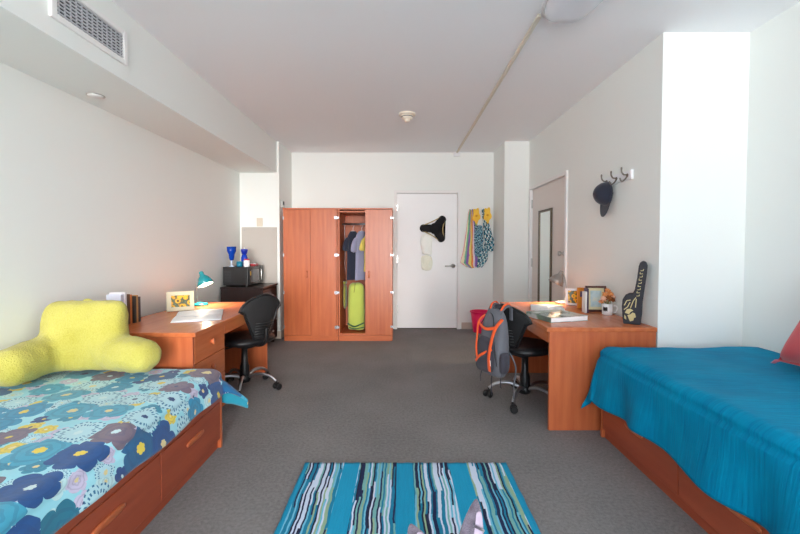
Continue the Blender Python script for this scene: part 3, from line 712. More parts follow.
# ------------------------------------------------------------------ desk lamps
def lamp(x, y, rz_, m, label, power):
    t = thing('desk_lamp', label, 'desk lamp', (x, y, ZD), rz_, 'desk lamps')
    obj('base', lathe(NB(), [(0, 0), (.072, 0), (.075, .006), (.07, .016), (.03, .024), (.012, .03), (0, .03)], 32), m, t, smooth=True)
    obj('stem', tube(NB(), smooth_path([(-.01, 0, .025), (-.03, 0, .12), (-.02, 0, .22), (.0, 0, .275), (.022, 0, .278)], 7), .0055, 12), M['steel'], t, smooth=True)
    ax = Vector((.42, -.12, -.9)).normalized(); top = Vector((.02, 0, .295))
    sh = lathe(NB(), [(.0, -.022), (.016, -.018), (.02, -.004), (.02, .012), (.024, .022), (.046, .045), (.062, .075), (.072, .115), (.068, .115), (.058, .076), (.042, .048), (.015, .03)], 32, aim(top, ax))
    obj('lamp_shade', sh, m, t, smooth=True)
    obj('shade_lining', lathe(NB(), [(.0665, .113), (.0565, .076), (.0405, .049), (.012, .031)], 32, aim(top, ax)), M['shade_in'], t, smooth=True)
    obj('bulb', lathe(NB(), [(.0, .03), (.012, .034), (.014, .045), (.026, .065), (.028, .08), (.02, .095), (0, .101)], 20, aim(top, ax)), M['bulb'], t, smooth=True)
    obj('switch', lathe(NB(), [(0, .012), (.006, .01), (.007, 0)], 12, T(.035, .02, .018)), M['black'], t, smooth=True)
    ld = bpy.data.lights.new('lamp_light', 'SPOT'); ld.energy = power; ld.color = (1, .82, .58); ld.shadow_soft_size = .02
    ld.spot_size = math.radians(135); ld.spot_blend = .5
    lo = bpy.data.objects.new('lamp_light', ld); C.objects.link(lo); lo.parent = t
    lo.location = top + ax * .104; lo.rotation_mode = 'QUATERNION'; lo.rotation_quaternion = Vector((0, 0, -1)).rotation_difference(ax)
    return t
lamp(-1.86, 3.70, 0, M['teal_lamp'], 'lit teal desk lamp on the desk with drawers', 13)
lamp(1.56, 3.82, PI, M['grey_lamp'], 'lit silver-grey desk lamp on the desk by the side wall', 14)

# ------------------------------------------------------------------ picture frames
def picture_frame(x, y, rot, wd, ht, bar, fm, pm, label, tilt=.18, mat_m=None, strut=True):
    t = thing('picture_frame', label, 'picture frame', (x, y, ZD), rot)
    Mt = Matrix.Rotation(-tilt, 4, 'X')
    bm = NB(); h = wd / 2
    box(bm, -h, -h + bar, -.02, 0, 0, ht, Mt); box(bm, h - bar, h, -.02, 0, 0, ht, Mt); box(bm, -h + bar, h - bar, -.02, 0, 0, bar, Mt); box(bm, -h + bar, h - bar, -.02, 0, ht - bar, ht, Mt)
    obj('frame', bm, fm, t, bevel=.003)
    if mat_m:
        obj('mount', bx(-h + bar, h - bar, -.010, -.006, bar, ht - bar, M=Mt), mat_m, t); e = .022
    else: e = 0
    obj('picture', bx(-h + bar + e, h - bar - e, -.012, -.008, bar + e, ht - bar - e, M=Mt), pm, t)
    obj('backing', bx(-h + .004, h - .004, -.006, .002, .004, ht - .004, M=Mt), M['black'], t)
    if strut: obj('strut', bx(-.02, .02, .0, .006, 0, ht * .62, M=T(0, ht * .36, 0) @ Matrix.Rotation(.42, 4, 'X')), M['black'], t)
    return t
creamf = mat('cream_wood_frame', rgb(220, 208, 176), .35, var=.05)
picture_frame(-1.85, 3.36, math.radians(-14), .205, .165, .034, creamf, M['sun'], 'cream-framed sunflower picture on the desk with drawers', .22).rotation_euler[2] = math.radians(30)
picture_frame(1.625, 3.68, math.radians(-16), .18, .155, .02, M['white'], M['sun'], 'white-framed sunflower picture standing beside the silver-grey lamp', .15)
brownf = wood('dark_walnut_frame', rgb(62, 28, 24), rgb(92, 44, 34), (10, 10, 2))
picture_frame(1.636, 3.33, math.radians(-8), .165, .215, .018, brownf, M['pale_pic'], 'dark brown upright picture frame behind the white mug', .10, mat('beige_mount', rgb(226, 214, 170), .6))

# ------------------------------------------------------------------ books
def book(x, y, rot, thick, h, dep, c, label, group, pages=M['paper'], lean=0, name='book'):
    t = thing(name, label, 'book', (x, y, ZD), rot, group)
    t.rotation_euler = (lean, 0, rot)
    m = mat('book_cover', c, .4, var=.08)
    bm = NB(); box(bm, -dep / 2, dep / 2, -thick / 2, -thick / 2 + .003, 0, h); box(bm, -dep / 2, dep / 2, thick / 2 - .003, thick / 2, 0, h); box(bm, dep / 2 - .004, dep / 2, -thick / 2 + .003, thick / 2 - .003, 0, h)
    obj('cover', bm, m, t, bevel=.001)
    obj('pages', bx(-dep / 2 + .005, dep / 2 - .005, -thick / 2 + .003, thick / 2 - .003, .004, h - .004), pages, t)
    return t
bg = 'books standing at the back of the desk with drawers'
yy = 2.72
for th_, h_, c_, lab, dep_ in ((.03, .215, rgb(206, 208, 224), 'thick white binder standing nearest the yellow cushion', .10),
                         (.02, .225, rgb(226, 222, 226), 'thin white book beside the white binder', .11),
                         (.022, .21, rgb(92, 62, 44), 'brown book standing beside the thin white book', .12),
                         (.018, .205, rgb(204, 120, 62), 'orange-brown slim book in the row by the yellow cushion', .12),
                         (.024, .19, rgb(40, 42, 44), 'black book in the row by the yellow cushion', .145),
                         (.02, .195, rgb(190, 150, 96), 'tan book in the row by the yellow cushion', .14),
                         (.024, .18, rgb(58, 52, 62), 'dark plum book at the lamp end of the row', .14)):
    book(-1.955, yy + th_ / 2, 0, th_, h_, dep_, c_, lab, bg); yy += th_ + .003
# orange box and books beside brown frame
t = thing('book', 'orange book leaning upright between the two picture frames', 'book', (1.645, 3.52, ZD))
bm = NB(); box(bm, -.075, .075, -.014, -.011, 0, .18); box(bm, -.075, .075, .011, .014, 0, .18); box(bm, -.075, -.071, -.011, .011, 0, .18)
obj('cover', bm, mat('orange_cover', rgb(228, 140, 40), .4, var=.1, nscale=30), t, bevel=.001)
obj('pages', bx(-.07, .07, -.011, .011, .004, .176), M['paper'], t)
obj('cover_label', bx(-.055, .0, -.0148, -.0142, .10, .15), mat('purple_patch', rgb(90, 70, 110), .5), t)
t.rotation_euler[2] = math.radians(-12)
for i, (x, c, lab, hh) in enumerate(((1.537, rgb(60, 34, 66), 'purple-brown book standing against the dark brown frame', .20), (1.523, rgb(232, 228, 224), 'white slim book standing outermost by the dark brown frame', .175))):
    t = thing('book', lab, 'book', (x, 3.29, ZD)); 
    bm = NB(); box(bm, -.007, -.005, -.03, .03, 0, hh); box(bm, .005, .007, -.03, .03, 0, hh); box(bm, -.005, .005, -.03, -.028, 0, hh)
    obj('cover', bm, mat('book_cover', c, .4, var=.06), t, bevel=.0008); obj('pages', bx(-.005, .005, -.027, .028, .003, hh - .003), M['paper'], t)

# open magazines
def magazine(x, y, rot, label, wd=.21, ln=.28, sheets=3, crumple=.012):
    t = thing('open_magazine', label, 'magazine', (x, y, ZD + .001), rot)
    for s in (-1, 1):
        for q in range(sheets):
            bm = NB(); N = 14; g = []
            for i in range(N + 1):
                u_ = i / N; xx = s * u_ * wd * (1 - .03 * q); z = .002 + q * .0035 + (.018 - .002 * q) * math.sin(min(1, u_ * 1.15) * PI) * (.6 if s > 0 else .9)
                g.append([bm.verts.new((xx, yy_, z + .002 * math.sin(u_ * 6 + yy_ * 20 + q))) for yy_ in (-ln / 2 + q * .004, 0, ln / 2 - q * .003)])
            for i in range(N):
                for j in range(2): bm.faces.new((g[i][j], g[i + 1][j], g[i + 1][j + 1], g[i][j + 1]))
            obj('page', bm, M['page'] if q == sheets - 1 else M['paper'], t, smooth=True, solid=.0012)
    return t
magazine(-1.575, 3.13, math.radians(-68), 'open white magazine lying on the desk with drawers', .27, .33)
magazine(1.29, 3.50, math.radians(72), 'open white papers lying under the silver-grey lamp', .18, .27)
t = thing('hardback_book', 'thick glossy book lying flat near the open end of the side-wall desk', 'book', (1.235, 3.06, ZD), math.radians(24))
t.location = (1.185, 3.02, ZD); t.rotation_euler[2] = math.radians(16)
bm = NB(); box(bm, -.16, .16, -.15, .15, .034, .037); box(bm, -.16, .16, -.15, .15, 0, .003); box(bm, -.16, -.156, -.15, .15, .003, .034)
obj('cover', bm, M['cover'], t, bevel=.0006)
obj('pages', bx(-.155, .157, -.147, .147, .003, .034), M['paper'], t)

# mug with flowers
t = thing('mug', 'white mug with a black mark, beside the dark brown frame', 'mug', (1.655, 3.18, ZD))
obj('cup', lathe(NB(), [(0, .0), (.034, 0), (.038, .004), (.04, .09), (.037, .09), (.035, .008), (0, .006)], 32), M['white'], t, smooth=True)
obj('handle', tube(NB(), smooth_path([(.036, -.01, .072), (.06, -.02, .07), (.066, -.022, .045), (.055, -.018, .022), (.036, -.01, .02)], 6), .0055, 10), M['white'], t, smooth=True)
bm = NB(); g = []
for i in range(9):
    a = math.radians(-118 + (-60) * (i / 8)); g.append((a))
prev = None
for i in range(9):
    a = math.radians(195 + 50 * i / 8); wv = .5 + .5 * math.sin(i * 2.1)
    z1_, z2_ = .028 + .01 * wv, .07 - .012 * (1 - wv)
    v1 = bm.verts.new((.0402 * math.cos(a), .0402 * math.sin(a), z1_)); v2 = bm.verts.new((.0406 * math.cos(a), .0406 * math.sin(a), z2_))
    if prev: bm.faces.new((prev[0], v1, v2, prev[1]))
    prev = (v1, v2)
obj('black_mark', bm, M['black'], t, solid=.0006)
t = thing('flower_bouquet', 'orange and brown cloth flowers standing in the white mug', 'flowers', (1.655, 3.18, ZD + .07))
fl_or = mat('orange_petals', rgb(226, 150, 90), .8, var=.2, nscale=60); fl_br = mat('brown_petals', rgb(150, 84, 36), .8, var=.2, nscale=60); fl_pk = mat('peach_petals', rgb(236, 186, 160), .8, var=.1)
for (dx, dy, dz, m_, rr) in ((-.035, -.01, .055, fl_pk, .026), (.0, -.02, .06, fl_br, .03), (.03, -.01, .05, fl_br, .024), (-.01, .01, .085, fl_or, .028), (.02, .0, .095, fl_or, .025), (.0, 0, .12, fl_or, .022), (-.045, .01, .03, fl_or, .02), (.042, .0, .072, fl_pk, .02)):
    bm = NB()
    for i in range(7):
        a = i * 2 * PI / 7 + dx * 40
        tube(bm, [(0, 0, 0), (rr * .55 * math.cos(a), rr * .5 * math.sin(a), rr * .35), (rr * 1.05 * math.cos(a), rr * 1.05 * math.sin(a), rr * .2)], [rr * .25, rr * .5, rr * .22], 8, .45, (0, 0, 1))
    bmesh.ops.create_icosphere(bm, subdivisions=2, radius=rr * .4, matrix=T(0, 0, rr * .25))
    bmesh.ops.transform(bm, matrix=aim((dx, dy, dz), (dx * 6, -.7 + dy, .6)), verts=bm.verts)
    fl = obj('flower', bm, m_, t, smooth=True)
    obj('stalk', tube(NB(), [(dx * .1, 0, -.05), (dx * .6, dy * .5, dz * .5), (dx, dy, dz)], .0022, 6), M['olive'], t, smooth=True)

# foam finger
t = thing('foam_finger', 'black foam finger with gold print leaning on the side wall', 'foam finger', (1.635, 2.80, ZD))
out = [(-.055, 0), (.05, 0), (.058, .08), (.06, .15), (.07, .25), (.083, .36), (.086, .41), (.078, .435), (.06, .445), (.042, .435), (.033, .41), (.025, .33), (.012, .245), (.0, .215), (-.02, .215), (-.045, .20), (-.062, .17), (-.066, .12), (-.062, .06)]
sc2 = 1.0
FM = rz(math.radians(-32))
bm = prism(NB(), out, -.028, .04, FM); bmesh.ops.triangulate(bm, faces=[f for f in bm.faces if len(f.verts) > 4])
obj('foam_hand', bm, mat('black_foam', rgb(50, 48, 54), .85, var=.15, bump=.4, bscale=300), t, bevel=.008, seg=3)
prt = mat('gold_print', rgb(196, 180, 130), .7, var=.1)
bm = NB()
def strip(p, q, wd):
    p, q = Vector((p[0], 0, p[1])), Vector((q[0], 0, q[1])); d_ = (q - p).normalized(); n_ = Vector((-d_.z, 0, d_.x)) * wd / 2
    vs = [bm.verts.new(v_ + Vector((0, -.029, 0))) for v_ in (p - n_, q - n_, q + n_, p + n_)]; bm.faces.new(vs)
# letter-like marks climbing the finger
rr_ = random.Random(3)
for i in range(9):
    zc = .20 + i * .022; xc = .030 + (zc - .2) * .125
    strip((xc - .008, zc), (xc + .01, zc + .002), .004)
    strip((xc - .008 if i % 2 else xc + .008, zc), (xc - .006 if i % 2 else xc + .01, zc + .012), .004)
for a, b in (((-.05, .13), (-.035, .165)), ((-.035, .165), (-.012, .17)), ((-.03, .12), (-.015, .155)), ((-.012, .115), (.004, .165)), ((.004, .165), (.02, .19)), ((-.052, .10), (-.03, .12)), ((.018, .12), (.022, .18))): strip(a, b, .006)
for poly_ in (((-.046, .078), (-.034, .104), (-.012, .11), (.006, .098), (-.01, .088), (-.02, .07)),
              ((-.03, .062), (-.012, .07), (.002, .084), (.016, .078), (.012, .06), (.022, .052), (.01, .046), (.006, .028), (-.014, .02), (-.022, .04)),
              ((-.048, .066), (-.038, .05), (-.036, .03), (-.05, .04))):
    bm.faces.new([bm.verts.new((x, -.029, z)) for x, z in poly_])
bmesh.ops.triangulate(bm, faces=[f for f in bm.faces if len(f.verts) > 4])
bmesh.ops.transform(bm, matrix=FM, verts=bm.verts)
obj('gold_print', bm, prt, t, solid=.0006)

# ------------------------------------------------------------------ office chairs
def chair(x, y, zrot, label, legrot, bh=.40, bo=0):
    """local +x = facing direction"""
    t = thing('office_chair', label, 'office chair', (x, y, 0), zrot, 'black office chairs at the desks')
    SZ = .455
    bm = loft(NB(), [(0, 0, SZ - .045, .17, .17), (0, 0, SZ - .035, .22, .215), (0, 0, SZ - .01, .235, .23), (0, 0, SZ + .008, .228, .222), (0, 0, SZ + .018, .18, .18), (0, 0, SZ + .014, .08, .08)], 36, 2.8)
    obj('seat', bm, M['black_soft'], t, smooth=True)
    # curved mesh backrest: shield outline, wider above
    bm = NB(); g = []; NR, NCc = 16, 16
    for i in range(NR + 1):
        q = i / NR; z = .42 + bh * q
        hw = .235 * (math.sin(min(1, .12 + q * .62) * PI / 2)) if q < .7 else .235 * math.sqrt(max(0.02, 1 - ((q - .55) / .45) ** 2.6 * .85)) * .985
        if q < .15: hw *= .8 + q * 1.33
        row = []
        for j in range(NCc + 1):
            s = -1 + 2 * j / NCc
            xb = bo - .205 - .10 * q + .05 * q * q + .05 * s * s * hw / .23
            row.append(bm.verts.new((xb, s * hw, z - .02 * s * s * q)))
        g.append(row)
    for i in range(NR):
        for j in range(NCc): bm.faces.new((g[i][j], g[i][j + 1], g[i + 1][j + 1], g[i + 1][j]))
    edge = [g[0][j].co.copy() for j in range(NCc + 1)] + [g[i][NCc].co.copy() for i in range(1, NR + 1)] + [g[NR][j].co.copy() for j in range(NCc - 1, -1, -1)] + [g[i][0].co.copy() for i in range(NR - 1, -1, -1)]
    backr = obj('backrest', bm, M['mesh'], t, smooth=True, solid=.012)
    obj('back_rim', tube(NB(), edge, .011, 8), M['black'], backr, smooth=True)
    bm = NB()
    for i in range(6):
        z = .50 + i * .022
        tube(bm, [(-.235 - i * .004, -.10, z), (-.262 - i * .004, 0, z), (-.235 - i * .004, .10, z)], .004, 6)
    obj('lumbar_rib', bm, M['black'], backr, smooth=True)
    obj('back_support', tube(NB(), smooth_path([(-.05, 0, SZ - .055), (-.2, 0, SZ - .05), (-.265, 0, SZ - .0), (-.275, 0, SZ + .10)], 6), [.02] * 19, 10, .6, (0, 1, 0)), M['black'], t, smooth=True)
    obj('tilt_mechanism', bx(-.1, .1, -.07, .07, SZ - .085, SZ - .045), M['black'], t, bevel=.01)
    obj('lever', tube(NB(), [(.03, .06, SZ - .07), (.04, .18, SZ - .075), (.05, .22, SZ - .07)], .006, 8), M['black'], t, smooth=True)
    obj('gas_column', lathe(NB(), [(.0, .07), (.034, .07), (.04, .10), (.04, .20), (.028, .24), (.026, .38), (0, .38)], 24), M['black'], t, smooth=True)
    obj('base_hub', lathe(NB(), [(0, .06), (.045, .065), (.05, .09), (.045, .125), (.0, .13)], 24), M['black'], t, smooth=True)
    for i in range(5):
        a = legrot + i * 2 * PI / 5; Mr = rz(a)
        pts = [Mr @ Vector(p) for p in smooth_path([(.03, 0, .105), (.12, 0, .135), (.22, 0, .12), (.285, 0, .075)], 6)]
        lg = obj('leg', tube(NB(), pts, [.017 - .0003 * k_ for k_ in range(len(pts))], 12, .8), M['chrome'], t, smooth=True)
        c_ = Mr @ Vector((.285, 0, 0)); cr = rz(a + 1.0 + i)
        bm = NB()
        for s in (-1, 1):
            lathe(bm, [(0, 0), (.024, 0), (.0275, .004), (.0275, .014), (.024, .018), (0, .018)], 20, T(c_.x, c_.y, .0275) @ cr @ T(.01, s * .016 - (.018 if s < 0 else 0) + (.0), 0) @ Matrix.Rotation(-PI / 2, 4, 'X'))
        box(bm, -.012, .022, -.014, .014, .03, .062, T(c_.x, c_.y, 0) @ cr)
        tube(bm, [(c_.x, c_.y, .055), (c_.x, c_.y, .082)], .009, 8)
        obj('caster', bm, M['black'], lg, smooth=False)
    return t
k = NT('black_back_mesh'); vv = k.coord('Object'); ch = k.n('ShaderNodeTexChecker'); k.l(vv, ch.inputs[0]); ch.inputs['Scale'].default_value = 260
k.l(k.mix(ch.outputs['Fac'], rgb(14, 14, 16), rgb(34, 34, 36)), k.b.inputs['Base Color']); k.b.inputs['Roughness'].default_value = .7; M['mesh'] = k.m
chair(-1.36, 3.47, math.radians(152), 'black office chair at the desk with drawers', math.radians(-157), .42)
chair(1.008, 3.20, math.radians(31), 'black office chair carrying the grey and orange backpack', math.radians(132), .37, .02)

# ------------------------------------------------------------------ backpack hung on the chair
t = thing('backpack', 'grey backpack with orange straps hung on the chair back', 'backpack', (.712, 3.01, .27), math.radians(26))
t.scale = (.84, .86, 1)
# local x: thickness (-x outwards), y: width, z up
def packloft(rings, p=2.8, amp=.008): 
    b = loft(NB(), rings, 28, p); crinkle(b, amp, 9, 2); return b
obj('main_compartment', packloft([(.0, 0, 0, .05, .11), (0, 0, .02, .075, .14), (0, 0, .15, .085, .155), (0, 0, .30, .08, .15), (.01, .0, .42, .065, .13), (.02, 0, .48, .045, .10), (.03, 0, .505, .02, .05)]), M['pack_grey'], t, smooth=True, sub=1)
obj('front_pocket', packloft([(-.075, .02, .03, .03, .09), (-.085, .02, .06, .045, .11), (-.09, .02, .18, .045, .115), (-.08, .02, .27, .03, .10), (-.06, .02, .30, .012, .07)]), M['pack_dark'], t, smooth=True, sub=1)
obj('side_pocket', packloft([(-.01, -.145, .04, .04, .02), (-.01, -.15, .08, .05, .03), (-.01, -.155, .17, .05, .03), (-.01, -.15, .2, .045, .018)], 2.4), M['pack_dark'], t, smooth=True, sub=1)
def band(pts, wd, up, name='orange_strap', m=None, par=t): return obj(name, tube(NB(), smooth_path(pts, 6), wd, 8, .3, up), m or M['pack_orange'], par, smooth=True)
band([(-.02, -.13, .44), (-.085, -.12, .38), (-.105, -.09, .28), (-.13, -.085, .16), (-.115, -.08, .06)], .022, (0, 1, 0))
band([(-.02, .10, .45), (-.085, .11, .40), (-.11, .10, .30), (-.135, .08, .2), (-.12, .07, .08)], .013, (0, 1, 0))
band([(-.085, -.115, .38), (-.10, .0, .36), (-.085, .11, .39)], .012, (0, 0, 1), 'cross_strap')
band([(-.10, -.09, .22), (-.14, .02, .16), (-.125, .10, .10)], .010, (0, 0, 1), 'cross_strap')
obj('reflector', tube(NB(), [(-.118, -.086, .14), (-.113, -.084, .10)], .011, 8, .4, (0, 1, 0)), M['white'], t, smooth=True)
band([(.03, -.03, .50), (.045, -.04, .52), (.05, 0, .53), (.045, .04, .52), (.03, .03, .50)], .010, (1, 0, 0), 'top_handle', M['pack_dark'])
# padded straps over the chair back
for s in (-1, 1):
    band([(.0, s * .07, .47), (.04, s * .08, .515), (.085, s * .085, .53), (.115, s * .085, .51), (.12, s * .085, .42)], .025, (0, 1, 0), 'shoulder_strap', M['pack_grey'])
    band([(.01, s * .07, .485), (.04, s * .08, .531), (.085, s * .085, .546), (.115, s * .085, .526)], .014, (0, 1, 0), 'orange_trim')
for (y_, z_) in ((-.13, -.06), (-.02, -.14), (.12, -.08)):
    band([(-.03, y_, .03), (-.045, y_ * 1.08, -.03), (-.04, y_ * 1.1, z_)], .007, (0, 1, 0), 'webbing_tail', M['pack_dark'])
band([(.04, -.15, .2), (.07, -.2, .1), (.06, -.19, -.04), (.065, -.185, -.14)], .011, (0, 1, 0), 'hip_belt', M['pack_grey'])
bm = NB()
tube(bm, smooth_path([(-.078, -.13, .10), (-.088, -.10, .30), (-.05, -.05, .44), (-.02, .05, .465), (-.05, .12, .38)], 6), .004, 6)
obj('zip', bm, M['black'], t, smooth=True)

# ------------------------------------------------------------------ black cabinet, microwave, cups
t = thing('black_cabinet', 'low black cabinet with drawer fronts beneath the microwave', 'cabinet', (-1.87, 4.99, 0)); w = t.location[:]
cx0, cx1, cy0, cy1, ch_ = -2.12, -1.62, 4.70, 5.26, .765
obj('carcass', bx(cx0, cx1 - .02, cy0 + .01, cy1 - .01, .04, ch_ - .025), M['espresso'], t, w, bevel=.002)
obj('top', bx(cx0, cx1 + .01, cy0, cy1, ch_ - .025, ch_), M['espresso'], t, w, bevel=.004)
for z0, z1 in ((.06, .29), (.30, .52), (.53, .73)):
    dr = obj('drawer', bx(cx1 - .02, cx1, cy0 + .015, cy1 - .015, z0, z1), M['espresso'], t, w, bevel=.003)
    obj('handle', tube(NB(), [(cx1, 4.9, (z0 + z1) / 2), (cx1 + .02, 4.9, (z0 + z1) / 2), (cx1 + .02, 5.06, (z0 + z1) / 2), (cx1, 5.06, (z0 + z1) / 2)], .005, 8), M['steel'], dr, w)
for x in (cx0 + .03, cx1 - .05):
    for y in (cy0 + .04, cy1 - .04): obj('foot', bx(x - .02, x + .02, y - .02, y + .02, 0, .04), M['espresso'], t, w)
t = thing('microwave', 'black microwave on the low black cabinet', 'microwave', (-1.97, 5.03, ch_)); w = t.location[:]
mx0, mx1, my0_, my1_, mz0_, mz1_ = -2.13, -1.81, 4.80, 5.26, ch_ + .012, ch_ + .235
obj('casing', bx(mx0, mx1 - .02, my0_, my1_, mz0_, mz1_), M['black'], t, w, bevel=.006)
dd = obj('door', bx(mx1 - .02, mx1 + .005, my0_ + .0, my1_ - .11, mz0_, mz1_), M['black_gloss'], t, w, bevel=.005)
obj('door_window', bx(mx1 + .0045, mx1 + .0065, my0_ + .04, my1_ - .15, mz0_ + .04, mz1_ - .035), mat('smoked_glass', rgb(96, 96, 100), .12, var=.05), dd, w)
obj('handle', tube(NB(), [(mx1 + .004, my1_ - .125, mz0_ + .03), (mx1 + .028, my1_ - .125, mz0_ + .05), (mx1 + .028, my1_ - .125, mz1_ - .05), (mx1 + .004, my1_ - .125, mz1_ - .03)], .006, 8), M['steel'], dd, w, smooth=True)
cp = obj('control_panel', bx(mx1 - .02, mx1 + .005, my1_ - .108, my1_, mz0_, mz1_), M['black_gloss'], t, w, bevel=.004)
obj('sticker', bx(mx1 + .0045, mx1 + .0062, my0_ + .015, my0_ + .055, mz0_ + .12, mz0_ + .17), mat('yellow_sticker', rgb(226, 180, 60), .4), dd, w)
bm = NB()
for i in range(7):
    for j in range(8): box(bm, mx0 + .02 + i * .012, mx0 + .027 + i * .012, my0_ - .0008, my0_ + .001, mz0_ + .04 + j * .018, mz0_ + .05 + j * .018)
obj('side_vent', bm, mat('vent_dark', rgb(60, 60, 66), .6), t, w)
for x in (mx0 + .03, mx1 - .05):
    for y in (my0_ + .04, my1_ - .04): obj('foot', lathe(NB(), [(0, 0), (.012, 0), (.012, .013), (0, .013)], 12, T(x, y, ch_)), M['black'], t, w)
mt = mz1_
k = NT('blue_clear_plastic'); k.b.inputs['Base Color'].default_value = rgb(24, 84, 200); k.b.inputs['Transmission Weight'].default_value = .45; k.b.inputs['Roughness'].default_value = .1; k.b.inputs['IOR'].default_value = 1.3
BLUE = k.m
t = thing('tumbler', 'tall flared blue plastic tumbler on the microwave near the wall', 'tumbler', (-2.055, 4.88, mt))
obj('cup', lathe(NB(), [(.0, .075), (.022, .08), (.028, .10), (.034, .15), (.052, .19), (.056, .245), (.053, .245), (.048, .192), (.028, .15), (.02, .10), (0, .09)], 28), BLUE, t, smooth=True)
obj('stem', lathe(NB(), [(0, 0), (.035, 0), (.034, .006), (.012, .014), (.009, .04), (.014, .07), (0, .08)], 24), mat('clear_plastic', rgb(200, 214, 232), .1), t, smooth=True)
t = thing('spray_bottle', 'deep blue bottle on the microwave beside the white canister', 'bottle', (-1.945, 5.0, mt))
obj('bottle_body', loft(NB(), [(0, 0, 0, .034, .03), (0, 0, .01, .038, .034), (0, 0, .11, .038, .034), (0, 0, .14, .026, .024), (0, 0, .15, .014, .014)], 24, 2.6), mat('deep_blue', rgb(20, 60, 180), .2), t, smooth=True)
obj('cap', loft(NB(), [(0, 0, .15, .03, .028), (0, 0, .20, .042, .038), (0, 0, .215, .04, .036)], 24), mat('royal_blue', rgb(24, 50, 170), .3), t, smooth=True)
obj('nozzle', tube(NB(), [(0, 0, .214), (.0, 0, .235)], .008, 10), M['white'], t, smooth=True)
t = thing('canister', 'small white canister on the microwave in front of the blue bottle', 'canister', (-1.868, 4.87, mt))
obj('can', loft(NB(), [(0, 0, 0, .034, .034), (0, 0, .006, .036, .036), (0, 0, .075, .036, .036), (0, 0, .08, .03, .03)], 24), M['white'], t, smooth=True)
obj('lid', loft(NB(), [(0, 0, .08, .032, .032), (0, 0, .095, .031, .031)], 24), mat('crimson_lid', rgb(176, 40, 70), .35), t, smooth=True)
t = thing('cup', 'short teal cup on the microwave between tumbler and canister', 'cup', (-1.955, 4.87, mt))
obj('cup_body', lathe(NB(), [(0, 0), (.028, 0), (.034, .01), (.036, .06), (.033, .06), (.03, .01), (0, .006)], 24), mat('teal_cup', rgb(24, 120, 150), .3), t, smooth=True)
obj('rim', lathe(NB(), [(.033, .058), (.0375, .058), (.0375, .064), (.033, .064)], 24), mat('teal_cup_rim', rgb(60, 150, 176), .3), t, smooth=True)
t = thing('snack_packet', 'red and white packet lying at the far end of the microwave top', 'packet', (-1.87, 5.10, mt))
bm = loft(NB(), [(0, 0, 0, .045, .09), (0, 0, .012, .05, .10), (0, 0, .026, .04, .09), (0, 0, .032, .02, .05)], 20, 3); crinkle(bm, .003, 30)
for v in bm.verts: v.co.z = max(v.co.z, 0.0)
obj('wrapper', bm, mat('red_wrapper', rgb(200, 60, 70), .35, var=.2, nscale=20), t, smooth=True)
obj('white_band', loft(NB(), [(0, -.03, .0, .047, .035), (0, -.03, .033, .04, .033), (0, -.03, .036, .02, .02)], 20, 3), M['white'], t, smooth=True)

